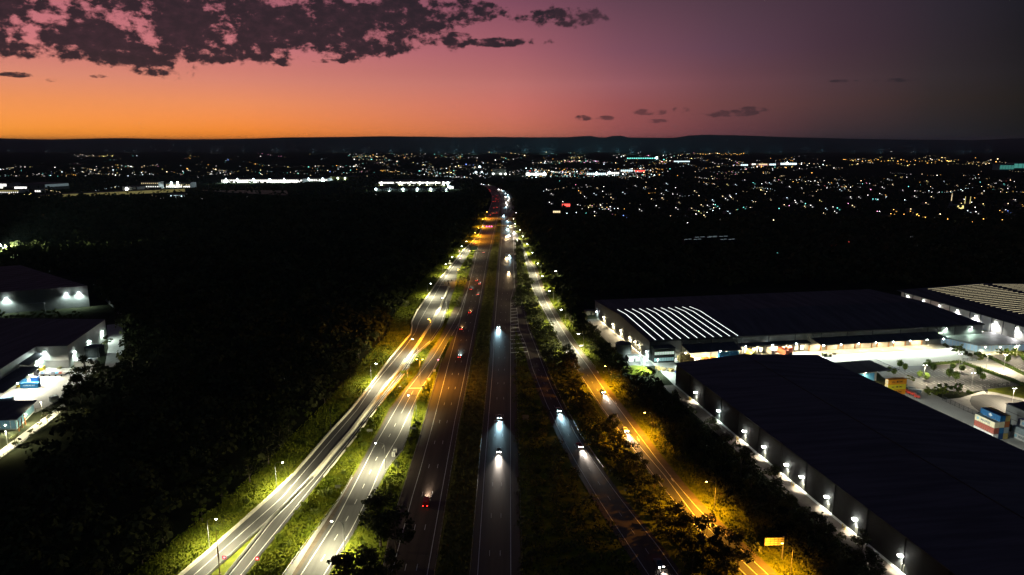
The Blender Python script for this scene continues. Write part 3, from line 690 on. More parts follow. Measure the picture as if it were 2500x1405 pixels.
street_lamp(1118, 659, 1.5, 'o', 'small amber lamp on the mast beside the outer road merge', h=12, power=5000, rb=1.3)
G2 = 'street lamps on the right side of the service road'
for (x, y, c, p, l) in [
    (1253.7,534.5,'w',8000,'uppermost white lamp of the row right of the service road'),(1258,547,'w',9000,'second white lamp from the top beside the service road'),(1269,561.6,'w',11000,'white lamp beside the right leg of the gantry'),
    (1276.8,577.7,'w',11000,'white lamp just below the gantry leg on the service road'),(1286.8,596,'w',11000,'white lamp beside the top of the dense dark tree row'),(1299.8,617.5,'w',11000,'white lamp halfway down the far stretch of the service road'),
    (1313,644,'w',11000,'white lamp above the widening of the service road'),(1324,674.5,'w',12000,'white lamp half buried in bright leaves by the service road'),(1341,711,'w',13000,'white lamp where trees first cross the service road'),
    (1370,757,'w',13000,'white lamp with a small yellow sign next to its pole'),(1411.7,816,'w',14000,'lowest white lamp beside the service road, above the amber ones'),
    (1477.7,895,'o',15000,'uppermost amber lamp beside the service road'),(1574,1008,'o',15000,'second amber lamp from the top beside the service road'),
    (1725,1176.7,'o',15000,'third amber lamp from the top beside the service road'),(1909.5,1327,'o',15000,'lowest amber lamp under the big orange-lit direction sign')]:
    street_lamp(x, y, -3.4, c, l, power=p, rb=1.0 if y > 850 else 1.6, group=G2)
street_lamp(1356.7, 663, -2, 'w', 'lone white lamp out in the dark woodland right of the service road', power=2500, rb=1.4, h=14)
drop(LP.values())
# dark pole with no lit head in the outer road, tall brown mast at the bottom
def dark_mast(bx, by, h, label, arm=4.5, brown=False):
    p = P(bx, by); e = empty('mast', p, label, 'pole'); m = MB(); m.tube([p, p + Vector((0, 0, h))], [.2, .1], 7); m.build('pole', paintmat('brown_painted_steel', (.20, .12, .05)) if brown else M['darksteel'], e)
    a = MB(); a.tube([p + Vector((0, 0, h)), p + Vector((-arm * .5, 0, h + .7)), p + Vector((-arm, 0, h + .8))], [.09, .07, .05], 6); a.build('arm', M['darksteel'], e)
    b = MB(); b.cyl(p.x, p.y, 0, .3, .35, 8); b.build('base', M['concrete'], e)
dark_mast(1095, 779, 13, 'unlit dark mast between the outer road and the motorway', -3)
dark_mast(537, 1403, 15, 'tall brown mast standing in the outer road median at the bottom', .6, True)
dark_mast(808, 1055, 11, 'thin unlit pole at the forest edge beside the outer road', .4)

# ------------------------------------------------------------------ signs and signals
def sign(bx, by, h, wd, ht, label, c=(.6, .6, .5), posts=2, face=-1, group=None, name='road_sign', c2=(.25, .25, .25)):
    p = P(bx, by); e = empty(name, p, label, 'road sign', group)
    m = MB()
    for k in ((-.3, .3) if posts == 2 else (0,)): m.cyl(p.x + wd * k, p.y, 0, h, .05, 6)
    m.build('post', M['steel'], e)
    q = MB(); q.box(p.x, p.y + face * .08, h - ht, wd, .06, ht); pn = q.build('panel', paintmat('sign_%d_%d_%d' % tuple(int(t * 99) for t in c), c), e)
    fr = MB(); fr.box(p.x, p.y + face * .08 - .01, h - ht - .08, wd + .12, .04, .08); fr.box(p.x, p.y + face * .08 - .01, h, wd + .12, .04, .08); fr.build('frame', M['darksteel'], e)
    return e
sign(903, 1060, 2.4, 2.6, 1.1, 'wide pale sign back on the shrub bank beside the on-ramp')
sign(825, 1199, 2.4, 2.0, 1.2, 'small square pale sign back on the lower shrub bank')
sign(1009, 1058, 3, 2.6, 1.0, 'grey sign back on the grass right of the on-ramp')
sign(1283, 1033, 4, 3.0, 2.4, 'dark sign back beside the inbound shoulder', c=(.16, .16, .16))
sign(1098, 650, 3.5, 3.6, 1.2, 'white sign beside a lamp on the outer road, seen end-on')
sign(1419, 853, 2.8, 2.2, 1.0, 'small white sign on the verge beside the lowest white lamp', c=(.7, .65, .55))
sign(1388, 778, 5, 2.4, 2.2, 'yellowish sign on the verge next to a white lamp', c=(.55, .42, .12))
sign(1157, 614, 6, 9, 4.5, 'large dark sign back in the grass triangle at the merge', c=(.05, .09, .07))
sign(1249, 545, 9, 12, 6.5, 'large pale lit sign at the right edge of the far carriageway', c=(.8, .72, .5))
def no_entry(px, py, label, hp=2.9):
    p = P(px, py); e = empty('road_sign', p, label, 'road sign', 'red and white no-entry signs'); m = MB(); m.cyl(p.x, p.y, 0, hp, .06, 6); m.build('post', M['steel'], e)
    d = MB(); d.box(p.x, p.y - .1, hp - .1, 1.15, .05, 1.15); d.build('panel', glow('red_sign_face', (1, .03, .05), .9), e)
    b = MB(); b.box(p.x, p.y - .135, hp + .25, .6, .02, .5); b.build('bar', glow('white_sign_bar', (1, .8, .85), 1.6), e)
no_entry(550, 1385, 'red and white sign at the tip of the grass wedge')
no_entry(630, 1388, 'red and white sign on the right edge of the outer road')
# big cantilever direction sign
p = P(1909, 1366); e = empty('direction_sign', p, 'big orange-lit cantilever direction sign beside the service road', 'road sign')
m = MB(); m.cyl(p.x, p.y, 0, 8.0, .28, 10); m.build('post', M['steel'], e)
m = MB(); m.tube([p + Vector((0, 0, 7.4)), p + Vector((-5.6, -.4, 7.0))], .14, 6); m.tube([p + Vector((0, 0, 5.9)), p + Vector((-5.6, -.4, 5.6))], .14, 6); m.build('arm', M['steel'], e)
m = MB(); m.box(p.x - 3.1, p.y - .45, 5.2, 6.0, .12, 2.6, rot=.05); m.build('panel', paintmat('sign_sheet', (.55, .5, .38)), e)
m = MB()
for k in range(5): m.box(p.x - 5.5 + k * 1.2, p.y - .54, 5.25, .09, .1, 2.5, rot=.05)
for z in (5.8, 6.5, 7.1): m.box(p.x - 3.1, p.y - .6, z, 5.9, .1, .08, rot=.05)
for z in (5.12, 7.8): m.box(p.x - 3.1, p.y - .5, z, 6.2, .16, .1, rot=.05)
m.build('frame', M['darksteel'], e)
spot(e, (-2.5, -4.5, 9.0), 260, SODIUM, 90, .6, (0, 1, -.55))
# gantry over the motorway
y0 = P(1225, 566).y; xa, xb = F_UL(y0) - 2, P(1267, 571).x
e = empty('gantry', (xa, y0, 0), 'steel gantry with pink lane lights spanning the whole motorway', 'gantry')
m = MB(); m.box((xa + xb) / 2, y0, 7.2, xb - xa, .5, .8); m.build('beam', M['darksteel'], e)
for x in (xa, (F_R(y0) + G_L(y0)) / 2, xb):
    m = MB(); m.box(x, y0, 0, .7, .7, 8.2); m.build('leg', M['darksteel'], e)
for px in (1177.7, 1187, 1193.5, 1199.5):
    x = P(px, 557, 7.5).x; m = MB(); m.box(x, y0 - .5, 6.6, 2.2, .35, 2.2); pn = m.build('lane_signal', M['black'], e)
    m = MB(); m.cyl(x, y0 - .75, 6.9, 8.5, .9, 8); m.build('lit_face', glow('pink_signal', (1, .12, .45), 3.5), pn)
y0 = P(1225, 578).y
e = empty('gantry', (F_R(y0), y0, 0), 'thin dark gantry arm just below the pink-lit gantry', 'gantry'); m = MB(); m.box((F_R(y0) + S_L(y0)) / 2 - 3, y0, 6.5, S_L(y0) - F_R(y0) - 8, .35, .45); m.build('beam', M['darksteel'], e)
m = MB(); m.box(S_L(y0) - 7, y0, 0, .5, .5, 7); m.build('leg', M['darksteel'], e)
# traffic signals
def signal(px, py, label, lit=None, h=3.6, s=1.0):
    p = P(px, py); e = empty('traffic_signal', p, label, 'traffic signal', 'traffic signals on the ramps'); m = MB(); m.cyl(p.x, p.y, 0, h, .07, 6); m.build('post', M['steel'], e)
    m = MB(); m.box(p.x, p.y - .15, h - 1.1, .5 * s, .3, 1.25 * s); m.build('backboard', paintmat('signal_board', (.3, .26, .12)), e)
    if lit:
        m = MB(); m.cyl(p.x, p.y - .4, h - .1, h + .25, .35 * s, 8); m.build('lamp', glow('sig_' + lit, {'r': (1, .1, .2), 'p': (1, .3, .5)}[lit], 6), e)
for (a, b, l, t) in ((984,940,'unlit traffic signal left of the on-ramp stop line',None),(1041.6,940,'unlit traffic signal right of the on-ramp stop line',None),(1070.5,893,'pink-lit signal beside the on-ramp above the stop line','p'),(995,924,'small unlit signal above the left stop-line signal',None),
                     (1121.8,622,'pink signal left of the close pair of white lamps','p'),(1146.5,622,'pink signal at the merge by the dark tree','p'),(1124,641,'pink signal in the outer road below the lamp pair','p'),(1086,702,'unlit signal on the left of the outer road stop line',None),(1119,700,'unlit signal on the right of the outer road stop line',None)):
    signal(a, b, l, t, s=1.0 if b > 800 else 1.7, h=3.6 if b > 800 else 4.4)
p = P(1094, 700); e = empty('signal_mast', p, 'dark signal mast with heads in the outer road median', 'traffic signal'); m = MB(); m.cyl(p.x, p.y, 0, 6, .12, 6); m.tube([p + Vector((0, 0, 5.8)), p + Vector((3.4, 0, 6))], .1, 6); m.build('mast', M['darksteel'], e)
for dx, z in ((0, 4.2), (.7, 2.2), (3.3, 5.0)):
    m = MB(); m.box(p.x + dx, p.y - .2, z, .9, .4, 1.5); m.build('signal_head', M['black'], e)
mk = MB(); yy = P(1090, 698).y
mk.box((A_L(yy) + A_ML(yy)) / 2 + .5, yy, .09, A_ML(yy) - A_L(yy) - 2, .7, .02); mk.box((A_MR(yy - 20) + A_R(yy - 20)) / 2, yy - 20, .09, A_R(yy - 20) - A_MR(yy - 20) - 2, .7, .02)
struct(mk.build('stop_lines', M['paint']), 'two white stop lines across the outer road')
for (a, b, l) in ((965,1106,'upper of the two white cabinets in the paved bay'),(961,1114,'lower of the two white cabinets in the paved bay')):
    p = P(a, b); e = empty('cabinet', p, l, 'cabinet', 'roadside cabinets'); m = MB(); m.box(p.x, p.y, 0, 1.3, 1.0, 1.9); m.build('body', paintmat('cabinet_white', (.7, .7, .62)), e)
    m = MB(); m.box(p.x, p.y, 1.9, 1.45, 1.15, .12); m.build('lid', M['steel'], e)
    m = MB(); m.box(p.x, p.y - .52, .2, .9, .04, 1.4); m.build('door', M['steel'], e)
for (a, b, l) in ((1061,909,'dark parked trailer cabinet on the gore grass'),(1048,930,'pale square cabinet right of the stop line'),(977,950,'pale square cabinet left of the stop line'),(1033,948,'pale cabinet between stop line and right signal')):
    p = P(a, b); e = empty('cabinet', p, l, 'cabinet', 'roadside cabinets'); m = MB(); m.box(p.x, p.y, .3, 1.3, .8, 1.2); m.build('body', paintmat('cabinet_buff', (.5, .48, .36)), e); m = MB(); m.box(p.x, p.y, 0, 1.0, .6, .3); m.build('base', M['concrete'], e)

# ------------------------------------------------------------------ vehicles
def car_proto(kind, body, hl='w', tail=True, reverse_lights=True):
    root = empty('car', (0, 0, 0), 'x', 'car')
    Lh, Wd, Hh = {'car': (4.5, 1.8, 1.45), 'suv': (4.8, 1.9, 1.75), 'van': (5.6, 2.0, 2.3), 'truck': (9.5, 2.4, 3.4)}[kind]
    # side profile (y forward)
    h = Lh / 2
    if kind in ('car', 'suv'):
        prof_ = [(-h, .45), (-h, .85), (-h + .15, .98), (-h + .9, 1.02), (-h + 1.5, Hh), (h - 2.1, Hh), (h - 1.35, .98), (h - .2, .80), (h, .65), (h, .40)]
    elif kind == 'van': prof_ = [(-h, .4), (-h, Hh - .1), (-h + .1, Hh), (h - 1.9, Hh), (h - 1.1, 1.25), (h - .1, 1.05), (h, .8), (h, .4)]
    else: prof_ = [(h - 2.4, .5), (h - 2.4, 2.6), (h - 2.2, 2.8), (h - .6, 2.7), (h - .15, 1.6), (h, 1.3), (h, .5)]
    b = MB(); n = len(prof_)
    for sx, tw in ((-1, 1), (1, 1)):
        for (y, z) in prof_: b.v.append((sx * Wd / 2 * (1 if z < 1.1 else .86), y, z))
    b.f.append(tuple(range(n))); b.f.append(tuple(2 * n - 1 - i for i in range(n))); b.m += [0, 0]
    for i in range(n): j = (i + 1) % n; b.f.append((i, n + i, n + j, j)); b.m.append(0)
    b.build('body', body, root)
    if kind == 'truck':
        t = MB(); t.box(0, -1.2, .9, 2.45, 6.9, 2.6); t.build('cargo_box', paintmat('truck_box', (.6, .6, .6)), root)
    g = MB()
    if kind in ('car', 'suv'):
        zt = Hh - .02
        g.face([(-Wd * .38, h - 1.40, 1.02), (Wd * .38, h - 1.40, 1.02), (Wd * .36, h - 2.07, zt), (-Wd * .36, h - 2.07, zt)])
        g.face([(Wd * .38, -h + .93, 1.06), (-Wd * .38, -h + .93, 1.06), (-Wd * .36, -h + 1.46, zt), (Wd * .36, -h + 1.46, zt)])
        for sx in (-1, 1): g.face([(sx * Wd * .455, -h + 1.1, 1.12), (sx * Wd * .455, h - 1.7, 1.12), (sx * Wd * .44, h - 2.2, zt - .06), (sx * Wd * .44, -h + 1.6, zt - .06)])
        g.v = [(x * 1.0, y, z + .02) for x, y, z in g.v]
    else:
        yy_ = h - (1.45 if kind == 'van' else .35); g.box(0, yy_, 1.35 if kind == 'van' else 1.7, Wd * .75, .5, .7)
    g.build('windows', M['glass'], root)
    for y in (-h + .9, h - .9):
        for sx in (-1, 1):
            wv = MB(); wv.tube([(sx * (Wd / 2 - .22), y, .33), (sx * (Wd / 2 + .02), y, .33)], .33 if kind != 'truck' else .48, 10); wv.build('wheel', M['black'], root)
    hm = glow('headlight_' + hl, {'w': (1, .95, .85), 'c': (.7, .95, 1), 'o': (1, .7, .35)}[hl], 40)
    for sx in (-1, 1):
        q = MB(); q.box(sx * Wd * .36, h - .02, .58, .42, .16, .24); q.build('headlight', hm, root)
        q = MB(); q.box(sx * Wd * .38, -h + .03, .62, .34, .1, .24); q.build('taillight', glow('tail_red', (1, .03, .02), 9), root)
    return root
PAL = {'silver': (.45, .45, .46), 'white': (.7, .7, .68), 'black': (.02, .02, .025), 'red': (.35, .02, .02), 'blue': (.03, .08, .3), 'grey': (.15, .15, .16)}
CP = {}
def vehicle(px, py, f, lane, out, label, kind='car', colr='silver', hl='w', beam=1.0, z=.1, amber=False):
    key = (kind, colr, hl)
    if key not in CP: CP[key] = car_proto(kind, paintmat('car_paint_' + colr, PAL[colr], .3), hl)
    p = P(px, py, .6); x = p.x; y = p.y
    dx = (f(y + 4) - f(y - 4)) / 8; ang = -math.atan(dx) + (0 if out else math.pi)
    o = link_copy(CP[key], (x, y, z), ang, None, label, 'truck' if kind == 'truck' else 'van' if kind == 'van' else 'car', 'vehicles driving away from the camera' if out else 'vehicles driving towards the camera')
    o.name = {'truck': 'truck', 'van': 'van'}.get(kind, 'car')
    if beam > 0:
        c = {'w': (1, .86, .72), 'c': (.5, .85, 1), 'o': (1, .7, .35)}[hl]
        h = {'van': 2.85, 'truck': 4.8}.get(kind, 2.3)
        near = py > 590
        spot(o, (0, h + .15, .85), (3600 if near else 14000) * beam, c, 48, 1.0, (0, 1, -.2), r=.4, name='headlight_beam')
        if near: spot(o, (0, h + .15, .85), 13000 * beam, c, 22, 1.0, (0, 1, -.16), r=.4, name='headlight_beam')
    return o
FW = 'w'
# outbound
for a in [
  (1040,1228,F_R,'nearest outbound van, orange and red with a blue streak','van','red','w',1.0),(1122,871,F_R,'red-lit car in the middle outbound lane, second from the camera','car','silver','c',1.3),(1126,803,F_R,'outbound car beside the gore point of the on-ramp','car','black','o',.8),
  (1147,763,F_R,'outbound car above the gore point with a warm beam','car','red','o',.9),(1150,706,F_R,'outbound car in the left lane with a bluish beam','suv','grey','c',1.0),(1167,719,F_R,'outbound car in the right lane hugging the median','car','white','w',.9),
  (1171,693,F_R,'outbound car in the right lane behind an amber-beamed one','car','silver','w',.6),(1163.7,685,F_R,'outbound car with a spreading amber beam','suv','black','o',1.1),(1180.7,617,F_R,'lone outbound car below the amber-lit merge','car','silver','o',.4),(1158.7,596,F_R,'outbound car with brake glow in the amber merge lane','car','silver','o',1.0)]:
    vehicle(a[0], a[1], a[2], 0, True, *a[3:])
far_out = [(1192,534),(1199,534),(1197,525.6),(1203,521),(1208,521.5),(1213,520),(1206,508),(1213,507),(1204.5,492.5),(1210,492.5),(1216,492.5),(1211,486),(1205,480),(1214,479.5),(1217,487),(1188.6,459),(1194,463.5),(1197,467)]
for i, (x, y) in enumerate(far_out):
    vehicle(x, y, F_R, 0, True, 'tiny red-lit car, number %s counting up the far outbound queue' % ('one two three four five six seven eight nine ten eleven twelve thirteen fourteen fifteen sixteen seventeen eighteen'.split()[i]) if False else
            ['leftmost','left-middle','right-middle','second','third','fourth'][i % 6] + ' red-lit car ' + ('between the merge and the gantry' if i < 5 else 'above the merge in the amber glow' if i < 8 else 'in the tight red cluster before the bend' if i < 15 else 'on the far leftward bend'), 'car', 'black', 'o', .5 if i < 8 else 0)
# inbound
for a in [
  (1219.5,1018,G_R,'inbound car with blue-white headlights, upper of the close pair','car','silver','c',1.6),(1218,1100,G_R,'inbound car with warm white headlights, nearest to the camera','car','grey','w',1.5),(1217,798,G_R,'inbound car with brilliant turquoise headlights beside the gore stripes','suv','white','c',2.2),
  (1242,664,G_R,'inbound car with warm headlights beside the dense dark trees','car','silver','o',1.3),(1236.7,627,G_R,'inbound truck with amber marker lights, left of a side-by-side pair','truck','white','o',1.5),(1243.5,624,G_R,'inbound car with cyan headlights, right of a side-by-side pair','car','silver','c',1.6),
  (1236.5,577,G_R,'inbound car with warm headlights below the gantry','car','silver','o',1.5),(1242.7,573,G_R,'inbound car with white headlights below the gantry','car','white','w',1.5),(1239.9,558,G_R,'inbound truck passing right under the gantry','truck','white','c',1.5),(1247,551,G_R,'inbound car in the right lane just above the gantry','car','black','o',1.2),
  (1240,552,G_R,'inbound car following the truck under the gantry','car','silver','c',1.0),(1240,538,G_R,'inbound car with cyan headlights above the gantry','suv','white','c',1.3),(1229.8,526,G_R,'inbound car in the median lane beside the pale lit sign','car','silver','c',1.2)]:
    vehicle(a[0], a[1], a[2], 0, False, *a[3:])
far_in = [(1235.6,504),(1236,495),(1241,488.6),(1241,480.5),(1243,484),(1234,480.5),(1234,471.5),(1223.8,464.5),(1217.4,462),(1228,465.5),(1192,451.5),(1187,450.8),(1180,449.8),(1174,449.6),(1238,500),(1240,476)]
for i, (x, y) in enumerate(far_in):
    vehicle(x, y, G_R, 0, False, ['first','second','third','fourth'][i % 4] + ' white-lit car ' + ('below the bend of the inbound carriageway' if i < 4 else 'in the dazzling cluster on the inbound bend' if i < 8 else 'near the top of the inbound bend' if i < 12 else 'among the last white specks of the motorway'), 'car', 'silver', 'w' if i % 3 else 'c', .8)
vehicle(1363, 1001, R_R, 0, False, 'car with icy white headlights, highest on the off-ramp', 'car', 'silver', 'c', 1.4)
vehicle(1415, 1088, R_R, 0, False, 'car with white headlights and an orange side light, middle of the off-ramp', 'car', 'red', 'w', 1.3)
vehicle(1608, 1376, R_R, 0, False, 'car with long white headlights at the bottom of the off-ramp', 'suv', 'grey', 'w', 1.4)
vehicle(1471, 956, S_R, 0, False, 'upper car with bright headlights on the amber service road', 'car', 'silver', 'w', 1.1)
vehicle(1526.5, 1050, S_R, 0, False, 'lower car with bright headlights on the amber service road', 'car', 'white', 'w', 1.1)
for a, b, l in ((1254.8,567,'car joining the service road just right of the gantry'),(1263.4,585,'first of two dazzling cars at the head of the service road'),(1269.8,596,'second of two dazzling cars at the head of the service road')):
    vehicle(a, b, S_R, 0, False, l, 'car', 'white', 'w', 1.6)
drop(CP.values())
#@@INDUSTRY@@
# ------------------------------------------------------------------ industrial estate
def ang2(d): return math.atan2(d.y, d.x)
def wall_lamp(parent, loc, color, power, direction, size=160, lens=None, s=.35, st=60, soft=.15):
    """loc in world"""
    o = parent_world(parent); l = Vector(loc) - Vector(o)
    m = MB(); m.box(loc[0], loc[1], loc[2], .5 * s / .35, .3, .18); hs = m.build('wall_lamp', M['darksteel'], parent)
    m = MB(); m.box(loc[0], loc[1], loc[2] - .42, s * 2, s * 2, .4); m.build('lens', glow('wall_lens_%d_%d' % (int(color[2] * 100), st), tuple(min(1, c * 1.1) for c in color), st), hs)
    spot(parent, (l.x, l.y, l.z - .55), power, color, size, .6, direction, r=soft, name='wall_light')
def quadroof(mb, pts, th=.25, m=0):
    top = [Vector(p) for p in pts]; n = len(mb.v); k = len(top)
    mb.v += [tuple(p) for p in top] + [tuple(p - Vector((0, 0, th))) for p in top]
    mb.f.append(tuple(range(n, n + k))); mb.m.append(m); mb.f.append(tuple(n + 2 * k - 1 - i for i in range(k))); mb.m.append(m)
    for i in range(k): j = (i + 1) % k; mb.f.append((n + i, n + k + i, n + k + j, n + j)); mb.m.append(m)
def sheet(name, pts, z, mt, label):
    m = MB(); q = [(p[0], p[1], z) for p in pts]
    a = sum(q[i][0] * q[(i + 1) % len(q)][1] - q[(i + 1) % len(q)][0] * q[i][1] for i in range(len(q)))
    m.face(q if a > 0 else q[::-1]); return struct(m.build(name, mt), label)
# paved areas
sheet('yard', [W1(-3, -46), W1(126, -46), W1(180, -39), W1(231, -40), W1(231, 0), W1(0, 0)], .02, M['yard'], 'pale concrete loading yard flooded with light between the two warehouses')
sheet('yard', [W1(231, -12), W1(330, -12), W1(330, 20), W1(253, 20), W1(253, 110), W1(231, 110)], .03, M['yard'], 'white-lit yard strip between the striped-roof warehouse and its neighbour')
sheet('service_lane', [W1(-15, -12), W1(0, -12), W1(0, 105), W1(-10, 105)], .0, M['asphalt'], 'asphalt lane beside the side wall of the far warehouse')
sheet('side_path', [W2(-8, 0), W2(-1.2, 0), W2(-1.2, -230), W2(-8, -230)], .0, M['shoulder'], 'path along the long dark wall of the near warehouse')
sheet('side_path', [W2(-1.2, 0), W2(0, 0), W2(0, -230), W2(-1.2, -230)], .08, M['concrete'], 'pale concrete plinth strip along the near warehouse wall')
sheet('side_path', [W1(-1.4, 0), W1(0, 0), W1(0, 105), W1(-1.4, 105)], .08, M['concrete'], 'pale plinth strip along the far warehouse wall')
sheet('lane', [W2(88, -20), W2(128, -24), W2(124, -110), W2(122, -200), W2(88, -200)], .01, M['yard'], 'concrete lane on the far side of the near warehouse')
CPK = [P(2130, 900), P(2180, 896), P(2350, 889), P(2494, 942), P(2360, 958), P(2240, 948), P(2160, 925)]
sheet('car_park', CPK, .03, M['asphalt'], 'empty car park with young round trees')
sheet('car_park', [P(2400, 868), P(2600, 860), P(2600, 960), P(2500, 925)], .03, M['asphalt'], 'second car park at the right edge of the photo')
sheet('access_road', [P(2330, 862), P(2384, 866), P(2560, 925), P(2560, 960), P(2350, 884)], .05, M['concrete'], 'pale access road between two hedges')
sheet('grass_patch', [P(2410, 951), P(2486, 943), P(2620, 950), P(2620, 1005), P(2500, 976), P(2414, 962)], .04, M['grass'], 'mown grass patch beside the turning circle')
sheet('turning_circle', [P(*q) for q in ((2367,979),(2372,968),(2400,963),(2440,966),(2500,980),(2600,1000),(2600,1080),(2440,1030),(2390,1003),(2372,990))], .06, M['asphalt2'], 'dark asphalt turning circle')
sheet('footpath', [P(*q) for q in ((2245,976),(2300,977),(2345,972),(2400,955),(2425,958),(2500,974),(2620,1000),(2620,1006),(2500,980),(2440,966),(2400,963),(2372,968),(2367,979),(2372,990),(2392,1006),(2380,1012),(2300,978))], .05, M['concrete'], 'pale footpath round the turning circle')
mb = MB()
a0, a1 = W1(130, -44), W1(182, -41)
for r in range(4):
    for i in range(20):
        q = W1(130 + i * 2.6, -47 - r * 9.2); d = Vv * -4.6
        mb.face([(q.x, q.y, .06), (q.x + .16, q.y, .06), (q.x + .16 + d.x, q.y + d.y, .06), (q.x + d.x, q.y + d.y, .06)])
for i in range(14):
    q = W1(206 + i * 2.6, -48); d = Vv * -5
    mb.face([(q.x, q.y, .06), (q.x + .16, q.y, .06), (q.x + .16 + d.x, q.y + d.y, .06), (q.x + d.x, q.y + d.y, .06)])
struct(mb.build('bay_markings', M['paint']), 'white parking bay lines')
# grassy mound by the shed
mb = MB()
c = P(1558, 905)
for r in range(5):
    for k in range(20):
        a = 2 * math.pi * k / 20; t = r / 4; rr = 1 - t; mb.v.append((c.x + math.cos(a) * 9 * rr + math.sin(a) * 2 * rr, c.y + math.sin(a) * 9 * rr - math.cos(a) * 3 * rr, 2.2 * (1 - rr ** 2)))
for r in range(4):
    for k in range(20): mb.f.append((r * 20 + k, r * 20 + (k + 1) % 20, r * 20 + 20 + (k + 1) % 20, r * 20 + 20 + k)); mb.m.append(0)
mb.f.append(tuple(80 + k for k in range(20))); mb.m.append(0)
struct(mb.build('grass_mound', M['grass']), 'bright green grass mound beside the small white shed')

# ---- far warehouse (skylights)
e = empty('warehouse', W1(115, 0), 'large dark warehouse whose roof carries eleven glowing white skylight strips', 'warehouse')
LW, DW, RV = 231, 113.8, 55.0
def rz1(v): return 12.15 + (3.0 * v / RV if v < RV else 3.0 * (1 - (v - RV) / (DW - RV)))
m = MB()
pts = [(0, 0), (LW, 0), (LW, RV), (LW, DW), (0, DW), (0, RV)]
w_ = [W1(a, b) for a, b in pts]; zz = [rz1(b) - .3 for a, b in pts]
for i in range(6):
    j = (i + 1) % 6; m.face([(w_[i].x, w_[i].y, 0), (w_[j].x, w_[j].y, 0), (w_[j].x, w_[j].y, zz[j]), (w_[i].x, w_[i].y, zz[i])])
m.build('wall', M['wallgrey'], e)
m = MB()
quadroof(m, [W1(-.5, -.6, rz1(0)), W1(LW + .5, -.6, rz1(0)), W1(LW + .5, RV, rz1(RV)), W1(-.5, RV, rz1(RV))])
quadroof(m, [W1(-.5, RV, rz1(RV)), W1(LW + .5, RV, rz1(RV)), W1(LW + .5, DW + .5, rz1(DW)), W1(-.5, DW + .5, rz1(DW))])
rf = m.build('roof', M['roof'], e)
SKM = glow('lit_skylight', (.93, 1, .95), 1.5)
for i in range(11):
    u = 4 + i * 5.36; m = MB(); z = .04
    for (va, vb) in ((.6, 18), (18.5, 36), (36.5, RV), (RV, 73)):
        m.face([W1(u - .32, va, rz1(va) + z), W1(u + .32, va, rz1(va) + z), W1(u + .32, vb, rz1(vb) + z), W1(u - .32, vb, rz1(vb) + z)])
    m.build('skylight', SKM, rf)
for u in (0.3, 20.5, 40, 60, 78, 96, 114, 132, 150, 170, 190, 210):
    m = MB(); q = W1(u, -.15); m.box(q.x, q.y, 0, .35, .25, 11.6, RZ); m.build('downpipe', M['darksteel'], e)
# dark gutter
m = MB(); q = W1(LW / 2, -.75); m.box(q.x, q.y, 11.5, LW + 1, .35, .45, RZ); m.build('gutter', M['darksteel'], e)
for (ua, ub, va, h0, h1, l) in ((20.5, 54.4, -12, 8.8, 7.0, 0), (56, 104, -5, 7.6, 6.8, 1), (107, 195.5, -11.5, 8.6, 7.0, 2)):
    m = MB(); quadroof(m, [W1(ua, va, h1), W1(ub, va, h1), W1(ub, -.3, h0), W1(ua, -.3, h0)], .3); cn = m.build('awning', M['roof'], e)
    for k in range(2):
        m = MB(); a = W1(ua if k == 0 else ub, -.3, 11.2); b = W1(ua if k == 0 else ub, va + 1, h1 + .1); m.tube([a, b], .12, 5); m.build('stay_rod', M['darksteel'], cn)
# dock doors
DD = paintmat('dock_door', (.62, .62, .58)); DF = M['black']
for i, u in enumerate((58, 63, 68, 73, 78, 83, 88, 92.5, 97, 101)):
    q = W1(u, -.35); m = MB(); m.box(q.x, q.y, 1.0, 3.3, .5, 4.2, RZ); f_ = m.build('dock_surround', DF, e)
    q = W1(u, -.65); m = MB(); m.box(q.x, q.y, 1.3, 2.3, .12, 3.0, RZ); m.build('dock_door', DD, f_)
for u in (110, 122, 134, 146, 158, 170, 182):
    q = W1(u, -.3); m = MB(); m.box(q.x, q.y, .02, 7.0, .25, 5.0, RZ); m.build('roller_door', paintmat('roller_door', (.5, .48, .42)), e)
    for s in (-4.2, 4.2):
        q = W1(u + s, -.6); m = MB(); m.box(q.x, q.y, 0, .3, .3, 3.4, RZ); m.build('door_guard', paintmat('guard_orange', (.5, .2, .03)), e)
# office block
m = MB(); q = W1(7.3, -3); m.box(q.x, q.y, 0, 12.8, 7, 8.6, RZ); ob = m.build('office_block', M['walldark'], e)
for z0, zh, st, c in ((1.0, 2.0, .35, (.55, .9, .9)), (5.0, 1.7, .75, (.8, 1, .85))):
    for k in range(8):
        q = W1(1.6 + k * 1.55, -6.56); m = MB(); m.box(q.x, q.y, z0, 1.4, .1, zh, RZ); m.build('window', glow('office_glass_%d' % int(st * 100), c, st * .8), ob)
q = W1(7.3, -3); m = MB(); m.box(q.x, q.y, 8.6, 13.4, 7.6, .3, RZ); m.build('office_roof', M['roof'], ob)
